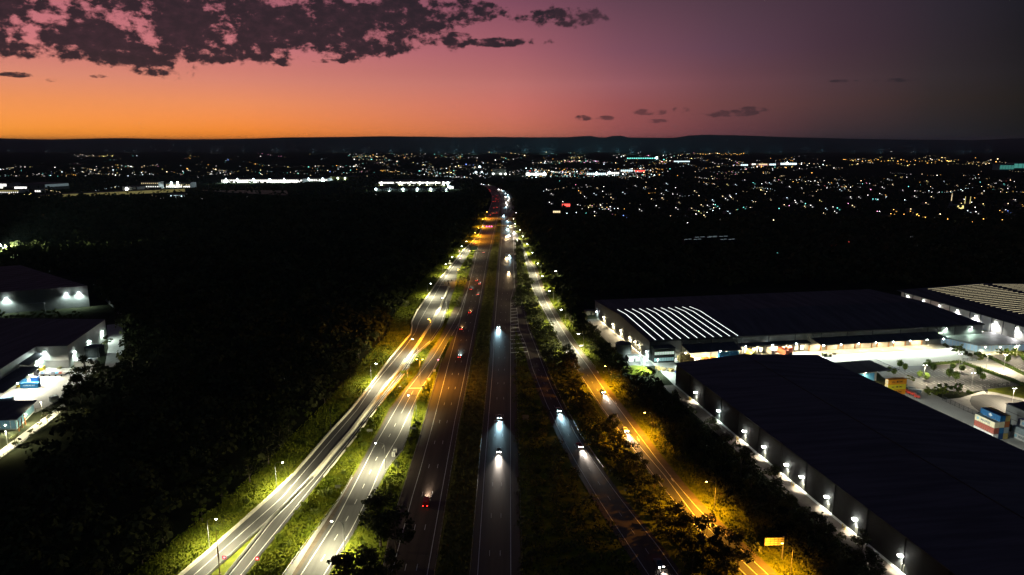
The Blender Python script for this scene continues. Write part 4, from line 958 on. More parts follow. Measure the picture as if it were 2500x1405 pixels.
# left wall lamps
for i, (x, y, pw) in enumerate([(1448,761,500),(1469.6,774.6,3500),(1491.6,792,3500),(1510.5,807,3500),(1531.9,824,3500),(1545.5,834.4,1200),(1555.4,842.4,1200)]):
    q = P(x, y, 5) - O1; v = q.dot(Vv); c_ = W1(-.7, v, 5); wall_lamp(e, c_, WARM if i else COOL, pw, tuple(-U * .45 + Vector((0, 0, -1))), s=.32)
wall_lamp(e, W1(-.7, 3, 4.5), COOL, 3000, tuple(-U * .5 + Vector((0, 0, -1))))
wall_lamp(e, W1(14.6, -.8, 5), COOL, 1300, tuple(-Vv * .5 + Vector((0, 0, -1))))
for u in (26, 36, 47): wall_lamp(e, W1(u, -6, 6.6), WARM, 6000, (0, 0, -1), s=.25)
for u in (61, 71, 81, 91, 101): wall_lamp(e, W1(u, -2.6, 6.4), WARM, 3000, (0, 0, -1), s=.22)
for u in (112, 126, 140, 154, 168, 182): wall_lamp(e, W1(u, -5, 6.5), WARM, 2600, (0, 0, -1), s=.22)
for u in (18, 40, 60): wall_lamp(e, W1(u, -12.3 if u < 55 else -5.4, 7.2), COOL, 9000, tuple(-Vv * .95 + Vector((0, 0, -1))), size=120, s=.25)
for u in (78, 94, 108, 120, 132, 144, 156, 168, 180, 192): wall_lamp(e, W1(u, -12 if u > 105 else -5.4, 7.2), (.86, 1, .9), 5000, tuple(-Vv * 1.5 + Vector((0, 0, -1))), size=158, s=.25)
wall_lamp(e, P(2294, 812, 7.5) - Vv * .3, (.7, 1, .55), 9000, tuple(-Vv * .8 + Vector((0, 0, -.6))), size=170, s=.9, st=18)
# facade side lamps under right eave
for u in (203, 222): wall_lamp(e, W1(u, -1, 10.5), (.75, 1, .8), 1500, tuple(-Vv * .3 + Vector((0, 0, -1))), s=.15)

# ---- near warehouse
e = empty('warehouse', W2(40, -1), 'huge near warehouse with a dark pitched roof and lamps along its side wall', 'warehouse')
RU, WX, WL_ = 39.0, 84.0, -250.0
def rz2(u): return 12.15 + (3.0 * u / RU if u < RU else 3.0 * (1 - (u - RU) / (WX - RU)))
m = MB(); pts = [(0, 0), (RU, 0), (WX, 0), (WX + 8, WL_), (RU, WL_), (0, WL_)]; zz = [rz2(min(a, WX)) - .3 for a, b in pts]; w_ = [W2(a, b) for a, b in pts]
for i in range(6):
    j = (i + 1) % 6; m.face([(w_[i].x, w_[i].y, 0), (w_[i].x, w_[i].y, zz[i]), (w_[j].x, w_[j].y, zz[j]), (w_[j].x, w_[j].y, 0)])
m.build('wall', M['walldark'], e)
roofm = mat('roof_sheeting_fine', (.08, .085, .1), .9, spec=.02, c2=(.125, .13, .15), scale=.3, stretch=(.1, 1, 1))
m = MB()
quadroof(m, [W2(-.6, .5, rz2(0)), W2(-.6, WL_, rz2(0)), W2(RU, WL_, rz2(RU)), W2(RU, .5, rz2(RU))][::-1])
quadroof(m, [W2(RU, .5, rz2(RU)), W2(RU, WL_, rz2(RU)), W2(WX + 8, WL_, rz2(WX)), W2(WX + .4, .5, rz2(WX))][::-1])
rf2 = m.build('roof', roofm, e)
m = MB(); m.tube([W2(RU, .4, rz2(RU) + .1), W2(RU, WL_, rz2(RU) + .1)], .22, 5); m.build('ridge_cap', M['walldark'], rf2)
sm = MB()
for k in range(78):
    v = -1 - k * 3.2
    for ua, ub in ((-.5, RU), (RU, WX)):
        a, b = W2(ua, v, rz2(max(ua, 0)) + .02), W2(ub, v, rz2(ub) + .02); sm.face([a - Vv * .09, b - Vv * .09, b + Vv * .09, a + Vv * .09])
sm.build('roof_seam', M['darksteel'], rf2)
for k in range(14):
    v = -1 - k * 17.5; q = W2(-.15, v); m = MB(); m.box(q.x, q.y, 0, .25, .35, 11.7, RZ); m.build('downpipe', M['black'], e)
for i, (x, y) in enumerate([(1684,960),(1742,1005),(1807,1055),(1855,1093),(1911,1137),(1945,1167),(2007,1216),(2072,1271),(2188,1360)]):
    v = (P(x, y, 5.0) - O2).dot(Vv); c_ = W2(-.75, v, 5.4)
    wall_lamp(e, c_, COOL if i == 1 else (1, .97, .82), 3000, tuple(U * .02 + Vector((0, 0, -1))), s=.62, st=60, size=84)
    q = W2(-.1, v - .6); m = MB(); m.box(q.x, q.y, .08, .14, 1.5, 2.6, RZ); m.build('side_door', paintmat('side_door', (.12, .12, .1)), e)
    if i in (0, 2, 4, 5, 7):
        for s in (2.5, 3.7):
            q = W2(-2.2, v + s); b = MB(); b.cyl(q.x, q.y, 0, 1.5, .13, 8); b.cyl(q.x, q.y, 1.5, 1.6, .13, 8, r2=.04); o = b.build('bollard', paintmat('bollard_yellow', (.65, .42, .03)))
            tag(o, 'yellow bollard on the side path near the %s wall lamp of the near warehouse' % ('first', '', 'third', '', 'fifth', 'sixth', '', 'eighth')[i], 'bollard', 'yellow bollards along the near warehouse')
# end awning and small office wing
m = MB(); quadroof(m, [W2(84, -17, 6.2), W2(120, -15, 6.2), W2(120, 4, 6.2), W2(84, 2, 6.2)]); aw = m.build('awning', M['roof'], e)
for k in range(9):
    m = MB(); a = W2(120, -15 + k * 2.35, 6.1); m.tube([a, a + U * 4.6], .1, 4); m.build('pergola_slat', M['darksteel'], aw)
m = MB(); m.tube([W2(124.6, -15.5, 6.1), W2(124.6, 4, 6.1)], .14, 4); m.build('pergola_rim', M['darksteel'], aw)
m = MB(); q = W2(98, -6); m.box(q.x, q.y, 0, 28, 15, 5.6, RZ); ow = m.build('office_wing', M['wallwhite'], e)
for k in range(9):
    q = W2(97 + k * 1.6, -13.6); m = MB(); m.box(q.x, q.y, .4, 1.45, .12, 4.2, RZ); m.build('window', glow('blue_glazing', (.08, .3, .45), .3), ow)
for u in (92, 104): wall_lamp(e, W2(u, -15, 6.0), WARM, 2500, tuple(-Vv * .4 + Vector((0, 0, -1))), s=.2)
for v in (-40, -60, -80, -100): wall_lamp(e, W2(88 + abs(v) * .02, v, 9.5), (.95, 1, .9), 4500, tuple(U * .9 + Vector((0, 0, -1))), size=140, s=.25)

# ---- striped-roof warehouse at the right edge
e = empty('warehouse', W1(320, 0), 'warehouse at the right edge with nineteen thin golden skylight stripes', 'warehouse')
def rz3(u): return 11.6 + (3.2 * (u - 252) / 76 if u < 328 else 3.2 * (1 - (u - 328) / 76))
m = MB(); pts = [(256, -12), (404, -12), (404, 108), (256, 108)]; w_ = [W1(a, b) for a, b in pts]
for i in range(4): j = (i + 1) % 4; m.face([(w_[i].x, w_[i].y, 0), (w_[j].x, w_[j].y, 0), (w_[j].x, w_[j].y, 11.3), (w_[i].x, w_[i].y, 11.3)])
m.build('wall', M['wallwhite'], e)
m = MB(); quadroof(m, [W1(252, -13, rz3(252)), W1(328, -13, rz3(328)), W1(328, 109, rz3(328)), W1(252, 109, rz3(252))]); quadroof(m, [W1(328, -13, rz3(328)), W1(404, -13, rz3(404)), W1(404, 109, rz3(404)), W1(328, 109, rz3(328))])
rf = m.build('roof', M['roof'], e)
GM = glow('golden_skylight', (1, .86, .52), 1.3)
for i in range(21):
    v = 104 - i * 4.75; m = MB()
    for k in range(9):
        a, b = 276.5 + k * 12, 276.5 + k * 12 + 11.5
        if a < 328 < b: b = 327.8
        m.face([W1(a, v - .24, rz3(a) + .05), W1(b, v - .24, rz3(b) + .05), W1(b, v + .24, rz3(b) + .05), W1(a, v + .24, rz3(a) + .05)])
    m.build('skylight', GM, rf)
for k in range(7):
    wall_lamp(e, W1(255.4, 100 - k * 17, 8.6), (1, .97, .95), 9000, tuple(-U * .6 + Vector((0, 0, -1))), s=.25)
for k in range(12):
    q = W1(255.6, 104 - k * 9.5); m = MB(); m.box(q.x, q.y, 0, .3, .5, 11, RZ); m.build('column', M['darksteel'], e)
for u in (270, 300): wall_lamp(e, W1(u, -13, 8.6), (.95, .95, 1), 16000, tuple(-Vv * .7 + Vector((0, 0, -1))), s=.25)
def glass_office(name, pts, h, label, glz, wallm, dark=False):
    e = empty(name, pts[0], label, 'building'); m = MB(); m.prism([(p.x, p.y) for p in pts], 0, h, cap=False); b = m.build('wall', wallm, e)
    c = sum(pts, Vector()) / len(pts); m = MB(); quadroof(m, [(c + (p - c) * 1.12) + Vector((0, 0, h + .35)) for p in pts], .35); m.build('roof', M['roof'] if dark else mat('pale_roof', (.16, .17, .17), .6, var=.2, scale=.2), e)
    for i in range(len(pts)):
        a, b_ = pts[i], pts[(i + 1) % len(pts)]; d = b_ - a; n = max(2, int(d.length / 2.2)); nrm = Vector((d.y, -d.x, 0)).normalized()
        if nrm.dot(a - c) < 0: nrm = -nrm
        if nrm.y > .3: continue
        for k in range(n):
            q = a + d * ((k + .5) / n) + nrm * .06; m = MB(); m.box(q.x, q.y, .6, d.length / n * .84, .1, h - 1.2, ang2(d)); m.build('window', glz, b)
    return e
gz = glow('pale_office_glazing', (.4, .6, .75), .25)
pts = [P(2386, 862), P(2500, 858), P(2500, 858) + Vv * 26, P(2386, 862) + Vv * 26 - U * 8]
ge = glass_office('office', pts, 5.0, 'low glass-fronted office with a wide pale roof beside the striped-roof warehouse', gz, M['wallwhite'])
for k in range(3): wall_lamp(ge, P(2400 + 36 * k, 863) + Vector((0, -1.5, 4.6)), WARM, 1500, (0, -.3, -1), s=.2)
# grey building behind the containers
e = empty('building', W2(140, -90), 'grey block building at the right edge beside the container stacks', 'building')
m = MB(); m.prism([tuple(W2(a, b).xy) for a, b in ((132.4, -77), (150, -77), (150, -112), (132.4, -112))], 0, 8.8); m.build('wall', M['wallgrey'], e)
m = MB(); quadroof(m, [W2(132, -112.4, 9.1), W2(150.4, -112.4, 9.1), W2(150.4, -76.6, 9.1), W2(132, -76.6, 9.1)]); m.build('roof', M['roof'], e)
for z in (2.6, 5.6):
    q = W2(132.3, -94); m = MB(); m.box(q.x, q.y, z, .12, 34, .18, RZ); m.build('cladding_joint', M['darksteel'], e)

# ---- containers
def container(loc, rz, col, label, name='shipping_container', text=None, tcol=None, L_=12.0, H_=2.75, group='stacked shipping containers', emblem=False, tside=-1, endcol=None, tsize=1.5, tshift=0):
    """local: length along x, centre at loc"""
    e = empty('shipping_container', loc, label, 'container', group, rz); e.rotation_euler.z = 0
    W_ = 2.44; n = int(L_ / .3); m = MB(); c, s = math.cos(rz), math.sin(rz)
    def T(x, y, z): return (loc[0] + x * c - y * s, loc[1] + x * s + y * c, loc[2] + z)
    for sy in (-1, 1):
        for k in range(n):
            xa, xb = -L_ / 2 + L_ * k / n, -L_ / 2 + L_ * (k + 1) / n; ya = sy * (W_ / 2 - (.05 if k % 2 else 0)); yb = sy * (W_ / 2 - (0 if k % 2 else .05))
            m.face([T(xa, ya, .1), T(xb, ya if k % 4 else yb, .1), T(xb, ya if k % 4 else yb, H_ - .1), T(xa, ya, H_ - .1)])
    for sx in (-1, 1): m.face([T(sx * L_ / 2, -W_ / 2, .05), T(sx * L_ / 2, W_ / 2, .05), T(sx * L_ / 2, W_ / 2, H_ - .05), T(sx * L_ / 2, -W_ / 2, H_ - .05)])
    m.face([T(-L_ / 2, -W_ / 2, H_ - .06), T(L_ / 2, -W_ / 2, H_ - .06), T(L_ / 2, W_ / 2, H_ - .06), T(-L_ / 2, W_ / 2, H_ - .06)])
    m.build('body', paintmat('container_%02d%02d%02d' % tuple(int(x * 99) for x in col), col), e)
    m = MB(); fr = tuple(x * .8 for x in col)
    for sy in (-1, 1):
        for z in (0, H_ - .14):
            q = T(0, sy * W_ / 2, z); m.box(q[0], q[1], q[2], L_ + .04, .12, .14, rz)
        for sx in (-1, 1): q = T(sx * L_ / 2, sy * W_ / 2, .14); m.box(q[0], q[1], q[2], .14, .14, H_ - .28, rz)
    m.build('frame', paintmat('containerframe_%02d%02d%02d' % tuple(int(x * 99) for x in fr), fr), e)
    for sy in (-.28, .28):
        m = MB(); q = T(-L_ / 2 - .06, sy * 2 * W_ / 2.2 * .9, .2); m.box(q[0], q[1], q[2], .06, W_ * .42, H_ - .4, rz); dr = m.build('door', paintmat('cdoor_%02d%02d%02d' % tuple(int(x * 99) for x in (endcol or fr)), endcol or fr), e)
        m = MB(); q = T(-L_ / 2 - .12, sy * 2 * W_ / 2.2 * .9, .25); m.tube([q, (q[0], q[1], q[2] + H_ - .5)], .04, 4); m.build('lock_rod', M['steel'], dr)
    if text:
        o = textmesh(text, tsize, paintmat('lettering_%02d%02d%02d' % tuple(int(x * 99) for x in tcol), tcol), e, (0, 0, 0), (R(90), 0, rz + (0 if tside < 0 else math.pi)), bold=.02)
        q = T(tshift, tside * (W_ / 2 + .03), H_ * .5); o.location = Vector(q) - Vector(loc)
    if emblem:
        m = MB(); k = 4 if emblem == 'star' else 4
        q = [T(tshift - (4.3 if emblem == 'star' else 0) + math.cos(a) * (.8 if emblem == 'star' else 1.15), tside * (W_ / 2 + .04), H_ * .5 + math.sin(a) * (.8 if emblem == 'star' else .85)) for a in [math.pi / 4 * (1 if emblem == 'star' else 0) + math.pi / 2 * i for i in range(4)]]
        m.face(q); m.build('emblem', paintmat('emblem_blue' if emblem == 'star' else 'emblem_white', (.25, .5, .6) if emblem == 'star' else (.7, .7, .7)), e)
    return e
RV_ = RZ - math.pi / 2  # long axis along -V, +x local points towards the camera
def cst(u, v, lev, col, label, **k): return container(tuple(W2(u, v, .02 + lev * 2.78)), RV_, col, label, **k)
CR, WHT, RED, BLU, DBL, YEL, GRY, ORG = (.68, .62, .42), (.62, .62, .58), (.30, .08, .055), (.01, .12, .30), (.01, .05, .16), (.5, .38, .12), (.30, .36, .38), (.42, .12, .03)
TX = (.12, .16, .18)
for (u, l, c, lb, kw) in [
  (110.3,0,WHT,'white container lettered MAERSK, bottom left of the four-high stack',dict(text='MAERSK', tcol=TX)),
  (110.3,1,RED,'rust-red container between the two lettered ones of the four-high stack',{}),
  (110.3,2,CR,'cream container lettered MAERSK, third level of the four-high stack',dict(text='MAERSK', tcol=TX, emblem='star', tshift=.5)),
  (112.8,0,DBL,'dark blue container at the bottom of the second column of the four-high stack',{}),
  (112.8,1,BLU,'bright blue container on the second level of the second column',{}),
  (112.8,2,CR,'cream container under the topmost blue one',{}),
  (112.8,3,BLU,'topmost blue container with a white diamond emblem on its side',dict(emblem='diamond')),
  (115.3,0,YEL,'yellow container at the bottom of the third column',{}),
  (115.3,1,GRY,'light grey container on the second level of the third column',{}),
  (115.3,2,ORG,'orange container on the third level of the third column',{}),
  (115.3,3,YEL,'buff container on top of the third column beside the topmost blue one',{}),
  (117.9,0,GRY,'grey container at the bottom of the rearmost column',{}),(117.9,1,DBL,'dark blue container on the second level of the rearmost column',{}),(117.9,2,DBL,'dark blue container on top of the rearmost column',{})]:
    cst(u, -89.5 - (0 if u < 117 else -2), l, c, lb, L_=10.8, tside=-1, tsize=1.45, **kw)
for (u, v, l, c, lb, kw) in [
  (122.0,-98.5,0,WHT,'white container lettered MAERSK at the lower right corner of the stacks',dict(text='MAERSK', tcol=TX, emblem='star', tshift=.6)),
  (122.0,-98.5,1,GRY,'blue-grey container on top of the lowest right lettered one',{}),
  (124.6,-98.5,0,GRY,'grey container behind the lower right stack',{}),(124.6,-98.5,1,GRY,'second grey container behind the lower right stack',{}),
  (124.6,-98.5,2,WHT,'pale container lettered MAERSK on top of the right stack',dict(text='MAERSK', tcol=(.05, .05, .05), emblem='star', tshift=.9))]:
    cst(u, v, l, c, lb, L_=12, tside=-1, tsize=1.6, **kw)
for l, c in ((0, (.62, .24, .01)), (1, (.62, .50, .02)), (2, (.66, .25, .01))):
    q = W2(107.5, -34, .02 + l * 2.78)
    container(tuple(q), RZ, c, ('bottom amber', 'middle yellow', 'top amber')[l] + ' container of the three-high yellow stack', text='JAL \u00b7 \u25a0 TMS', tcol=(.03, .02, .02), L_=10.4, tsize=1.15, endcol=(.6, .5, .3))
q = W2(112.5, -31.3, .02)
# yard objects near W1
def crate(loc, s, col, label, group, h=None, rz=0.0):
    e = empty('crate', loc, label, 'crate', group); h = h or s * .8; m = MB(); m.box(loc[0], loc[1], loc[2] + .15, s, s, h - .15, RZ + rz); m.build('body', paintmat('crate_%02d%02d%02d' % tuple(int(x * 99) for x in col), col), e)
    m = MB()
    for k in (-.4, 0, .4):
        d = Vector((math.cos(RZ + rz), math.sin(RZ + rz), 0)) * s * k; m.box(loc[0] + d.x, loc[1] + d.y, loc[2], .12, s * 1.02, .15, RZ + rz)
    for z in (.35, .75): m.box(loc[0], loc[1], loc[2] + h * z, s * 1.02, s * 1.02, .09, RZ + rz)
    m.build('batten', paintmat('batten_wood', (.32, .22, .1)), e)
    return e
OC = (.55, .36, .12)
k = 0
for (i, j, l) in [(i, j, l) for i in range(4) for j in range(2) for l in range(3)]:
    if (i, j, l) in ((0, 0, 2), (3, 1, 2), (3, 0, 2)): continue
    q = W1(17.5 + i * 2.3, -5 - j * 2.3, .02 + l * 1.5); crate(q, 2.1, OC, 'ochre crate in the big stack beside the glass office block, %s layer' % ('bottom', 'middle', 'top')[l], 'ochre crates stacked beside the office block', h=1.5, rz=.05 * ((i + j) % 3 - 1)); k += 1
for i in range(11):
    q = W1(-1 + (i % 6) * 1.9 + rnd.uniform(-.3, .3), -17 - (i // 6) * 3 - (i % 6) * 1.2, .02); crate(q, rnd.uniform(1.4, 2.0), (OC, (.35, .25, .12), (.2, .17, .12))[i % 3], 'loose %s crate in the row on the bright corner of the yard' % ('ochre', 'tan', 'brown')[i % 3], 'loose crates on the bright yard corner', rz=rnd.uniform(-.4, .4))
q = W1(7, -27, .02); crate(q, 2.6, (.02, .06, .25), 'low dark blue crate at the end of the loose crate row', None, h=1.0)
for i, (u, v, c, lb) in enumerate(((44, -8.5, (.03, .22, .5), 'left blue container under the first awning'), (50.5, -8.5, (.04, .26, .56), 'right blue container under the first awning'))):
    container(tuple(W1(u, v, .02)), RZ, c, lb, L_=6, group='blue containers under the first awning')
    container(tuple(W1(u, v, 2.8)), RZ, c, lb.replace('container', 'upper container'), L_=6, group='blue containers under the first awning')
for i in range(5):
    crate(W1(33 + i * 1.9, -4, .02), 1.5, (.55, .15, .04) if i % 2 else (.5, .4, .1), 'small %s crate far under the first awning' % ('orange' if i % 2 else 'yellow'), 'small crates under the first awning')
def trailer(u, v, col, label, L_=9):
    e = empty('trailer', W1(u, v), label, 'trailer', 'trailers backed up to the dock doors'); m = MB(); q = W1(u, v - L_ / 2 - .6); m.box(q.x, q.y, 1.1, 2.5, L_, 2.8, RZ); m.build('box', paintmat('trailer_%02d%02d%02d' % tuple(int(x * 99) for x in col), col), e)
    m = MB(); m.box(q.x, q.y, .8, 1.6, L_ * .95, .28, RZ); m.build('chassis', M['darksteel'], e)
    for dv in (-L_ * .36, -L_ * .24):
        for s in (-1.1, 1.1):
            w0 = W1(u + s, v - L_ / 2 + dv - .6, .5); m = MB(); m.tube([w0 - U * .15, w0 + U * .15], .5, 10); m.build('wheel', M['black'], e)
trailer(64, 0, (.5, .33, .08), 'amber trailer backed up to the first dock doors', 8)
trailer(78, 0, (.5, .48, .42), 'off-white trailer backed up to the dock doors', 6)
trailer(85.5, 0, (.42, .09, .04), 'red trailer, left and longer of the red pair at the docks', 9)
trailer(91, 0, (.35, .08, .05), 'dark red trailer, right of the red pair at the docks', 4)
for (u, v, c, lb) in ((238, 78, (.6, .12, .05), 'orange-red container at the far end of the white-lit yard strip'), (240, 66, (.6, .1, .08), 'red container next along the white-lit yard strip'), (243, 24, (.02, .2, .5), 'blue container in the white-lit yard strip'), (241, 46, (.05, .25, .3), 'teal container midway along the white-lit yard strip')):
    container(tuple(W1(u, v, .02)), RZ + math.pi / 2, c, lb, L_=8, group='containers in the white-lit yard strip')
for (u, v, lb) in ((238, -4, 'left grey skip beside the striped-roof warehouse yard'), (247, -1, 'right grey skip beside the striped-roof warehouse yard')):
    container(tuple(W1(u, v, .02)), RZ, (.3, .3, .3), lb, L_=7, group=None)
crate(W1(109, -12, .02), 2.2, (.16, .17, .1), 'left dark green crate by the dock apron corner', 'dark crates by the dock apron', h=2.2); crate(W1(112, -13, .02), 2.0, (.2, .19, .12), 'right dark green crate by the dock apron corner', 'dark crates by the dock apron', h=1.6); crate(W1(117, -10, .02), 1.6, (.4, .38, .3), 'pale crate on the yard near the dark green crates', None, h=1.2)
crate(W1(196, -15, .02), 2.4, (.6, .6, .55), 'white bin at the right end of the yard by the hedge', None, h=1.4)
# fork lifts and red plant seen past the near warehouse roof
def forklift(q, col, label, rz=0):
    e = empty('forklift', q, label, 'forklift'); m = MB(); m.box(q.x, q.y, .4, 1.6, 2.6, 1.0, rz); m.build('body', paintmat('forklift_%02d%02d' % (int(col[0] * 99), int(col[1] * 99)), col), e)
    m = MB()
    for a in (-.6, .6):
        for b in (-.9, .5): m.tube([(q.x + a, q.y + b, 1.4), (q.x + a, q.y + b, 2.5)], .06, 4)
    m.box(q.x, q.y - .2, 2.5, 1.5, 1.7, .1); m.build('cab_guard', M['darksteel'], e)
    m = MB(); 
    for a in (-.4, .4): m.tube([(q.x + a, q.y - 1.5, .1), (q.x + a, q.y - 1.5, 3.2)], .08, 4); m.box(q.x + a, q.y - 2.1, .12, .14, 1.3, .08)
    m.build('mast', M['darksteel'], e)
    for a in (-.8, .8):
        for b in (-.8, .8): m = MB(); m.tube([(q.x + a - .12, q.y + b, .4), (q.x + a + .12, q.y + b, .4)], .4, 10); m.build('wheel', M['black'], e)
for i, (x, y) in enumerate(((2213,958),(2222,963),(2232,966),(2239,972))): forklift(P(x, y), (.6, .05, .03), ('first', 'second', 'third', 'last')[i] + ' red forklift in the row past the near warehouse roof', i * .3)
for i, (x, y) in enumerate(((2218,951),(2232,957))): container((P(x, y).x, P(x, y).y, .02), RZ - .5, (.2, .26, .3), ('left', 'right')[i] + ' grey-blue flatrack behind the red forklifts', L_=6, H_=1.6, group=None)

# ---- tank and shed
def tank(c, r, h, label, mt):
    e = empty('tank', c, label, 'tank'); m = MB(); m.cyl(c.x, c.y, 0, h, r, 32); m.build('shell', mt, e)
    m = MB(); m.cyl(c.x, c.y, h, h + .8, r * 1.01, 32, r2=.3); m.build('lid', M['roof'], e)
    m = MB()
    for s in (-.25, .25): m.tube([(c.x + r * .8 + s, c.y - r * .64, 0), (c.x + r * .8 + s, c.y - r * .64, h + .9)], .05, 4)
    for k in range(int(h / .6)): m.tube([(c.x + r * .8 - .25, c.y - r * .64, .5 + k * .6), (c.x + r * .8 + .25, c.y - r * .64, .5 + k * .6)], .03, 4)
    m.build('ladder', M['steel'], e)
tank(P(1523, 868) + Vector((0, 2, 0)), 4.9, 7.2, 'grey cylindrical water tank beside the far warehouse lane', M['wallgrey'])
def shed(c, lx, ly, h, label, mt, rm, rz=RZ):
    e = empty('shed', c, label, 'shed'); m = MB(); m.box(c.x, c.y, 0, lx, ly, h, rz); w0 = m.build('wall', mt, e); m = MB(); m.box(c.x, c.y, h, lx + .5, ly + .5, .2, rz); m.build('roof', rm, e)
    d = Vector((math.sin(rz), -math.cos(rz), 0)) * (ly / 2 + .04); m = MB(); m.box(c.x + d.x, c.y + d.y, .05, 1.1, .1, 2.1, rz); m.build('door', M['darksteel'], w0)
shed(P(1545, 880), 7.2, 6, 3.0, 'small flat white shed at the corner of the bright yard', M['wallwhite'], mat('white_roof', (.6, .6, .58), .6))
shed(P(1441, 768), 8, 5, 3.2, 'small buff shed at the far end of the warehouse lane', mat('buff_wall', (.5, .4, .26), .7), M['roof'])
# yard poles near W1/W2 corner
def pole_light(px, py, h, power, col, label, target=(0, 0, -1), heads=1, group='light poles in the yards and car park', size=160):
    p = P(px, py); e = empty('light_pole', p, label, 'light pole', group); m = MB(); m.tube([p, p + Vector((0, 0, h))], [.12, .07], 6); m.build('pole', M['steel'], e)
    for s in ((0,) if heads == 1 else (-1, 1)):
        m = MB(); m.box(p.x + s * .8, p.y, h, .8 if heads == 1 else 1.3, .4, .15); hd = m.build('head', M['steel'], e)
        m = MB(); m.box(p.x + s * .8, p.y, h - .09, .5, .3, .08); m.build('lens', LENS['w'], hd)
    if power:
        for s in ((-.8, .8) if heads == 2 else (0,)): spot(e, (s * 1.6, -.5, h - .25), power, col, size, .6, target)
pole_light(1572, 912, 9, 6000, COOL, 'light pole on the grass mound beside the bright yard corner')
pole_light(1562, 892, 8, 7000, COOL, 'added light pole brightening the white shed beside the grass mound')  # extra lamp, added to brighten the shed roof
pole_light(1604, 914, 9, 6000, COOL, 'light pole at the bright yard corner near the loose crates')
for i, (x, y, l) in enumerate(((2254,932,'left light pole of the young-tree car park'),(2340,903,'rear light pole of the young-tree car park'),(2371,952,'front light pole of the young-tree car park'),(2407,904,'light pole beside the pale access road'),(2450,905,'light pole in the second car park'),(2480,880,'rear light pole in the second car park'))):
    pole_light(x, y, 9.5, 2300, (1, .86, .6), l, heads=2)
pole_light(2470, 990, 9, 6000, (1, .85, .6), 'light pole beside the turning circle', heads=2)
p = P(2425, 1010)
# trees of the car park
TL = [(2196,900),(2209,907),(2245,924),(2261,932),(2265,899),(2278,908),(2325,905),(2348,910),(2317,925),(2333,932),(2388,920),(2398,930),(2458,889),(2477,866),(2456,868),(2499,885)]
for i, (x, y) in enumerate(TL):
    put(ROUND, P(x, y).x, P(x, y).y, rnd.uniform(.85, 1.05), ('young round tree on an island of the empty car park' if i < 12 else 'young round tree in the second car park at the right edge'), 'tree', 'young round trees in the car parks')
for i, (x, y, a) in enumerate(((2170,912,0),(2182,917,0),(2219,930,1),(2227,934,1))):
    put(ROUND if a == 0 else LITT, P(x, y).x, P(x, y).y, .8 if a == 0 else .5, 'small tree between the awning office and the yellow container stack', 'tree', 'small trees behind the yellow container stack')
for x, y in ((2292,962),(2310,962),(2327,963),(2342,964)): put(CONE, P(x, y).x, P(x, y).y, 1.1, 'dark conical tree in the row of four above the concrete lane', 'tree', 'row of four dark conical trees')
for i in range(9): put(LITT + BUSH, P(2247 + i * 6, 955).x, P(2247 + i * 6, 966 - (i % 3) * 4).y, rnd.uniform(.4, .7), 'bright shrub in the planting bed above the concrete lane', 'shrub', 'planting bed above the concrete lane')
for i in range(14):
    q = W1(199 + rnd.uniform(-3, 4), -6 - i * 2.4); put(DBUSH + LITT, q.x, q.y, rnd.uniform(.5, .8), 'leafy tree in the belt between the yard and the glass-fronted office', 'tree', 'planting belt right of the bright yard')
put(GUM[2:3], P(2304, 832).x, P(2304, 832).y, .75, 'tree lit from behind by the green-white floodlight', 'tree', None)
for i in range(8): put(LITT, P(2440 + i * 9, 866 + i * 1.5).x, P(2440 + i * 9, 866 + i * 1.5).y, .5, 'small tree along the front of the glass-fronted office car park', 'tree', 'small trees before the glass-fronted office')
def hedge(pts, wd, h, label):
    for_ = MB(); e = empty('hedge', pts[0], label, 'hedge', 'clipped hedges around the car park'); V = []; rs = np.random.RandomState(len(label))
    for a, b in zip(pts[:-1], pts[1:]):
        d = b - a; n = int(d.length * 10); nrm = Vector((-d.y, d.x, 0)).normalized()
        c = (a + b) / 2; for_.box(c.x, c.y, 0, d.length, wd * .7, h * .8, ang2(d))
        for _ in range(n):
            q = a + d * rs.rand() + nrm * rs.uniform(-.5, .5) * wd; z = h * rs.uniform(.3, 1.0) if abs((q - a).dot(nrm)) > wd * .35 else h * rs.uniform(.8, 1.05)
            s = .28; u1 = Vector(rs.randn(3)).normalized() * s; u2 = u1.cross(Vector(rs.randn(3))).normalized() * s; q = Vector((q.x, q.y, z)); V += [q - u1, q + u2, q + u1, q - u2]
    V = np.array([tuple(Vector(v) - e.location) for v in V]); npmesh('leaves', V, np.arange(len(V)).reshape(-1, 4), M['hedge'], e)
    for_.build('core', M['hedge'], e)
hedge([P(2255, 893), P(2345, 886)], 1.8, 1.5, 'hedge between the bright yard and the car park')
hedge([P(2352, 889), P(2420, 912), P(2500, 942), P(2560, 965)], 2.4, 1.5, 'long hedge between the car park and the pale access road')
hedge([P(2378, 866), P(2412, 873), P(2500, 916), P(2560, 945)], 2.4, 1.5, 'long hedge on the outer side of the pale access road')
hedge([P(2360, 958), P(2375, 962)], 2.0, 1.2, 'short hedge at the car park entrance')
def fence(pts, h, label, step=2.5, group='dark palisade fences'):
    e = empty('fence', pts[0], label, 'fence', group); m = MB()
    for a, b in zip(pts[:-1], pts[1:]):
        for z in (.3, h - .15): m.tube([a + Vector((0, 0, z)), b + Vector((0, 0, z))], .045, 4)
        d = b - a; n = int(d.length / .35)
        for k in range(n): q = a + d * (k / n); m.box(q.x, q.y, .1, .04, .04, h - .1)
    m.build('palisade', M['darksteel'], e)
    tot = 0
    for a, b in zip(pts[:-1], pts[1:]):
        d = b - a; n = max(1, int(d.length / step))
        for k in range(n + 1): q = a + d * (k / n); m = MB(); m.box(q.x, q.y, 0, .12, .12, h + .1); m.build('post', M['darksteel'], e)
fence([P(2410, 962), P(2398, 950), P(2486, 940)], 2.2, 'dark fence round the corner of the mown grass patch')
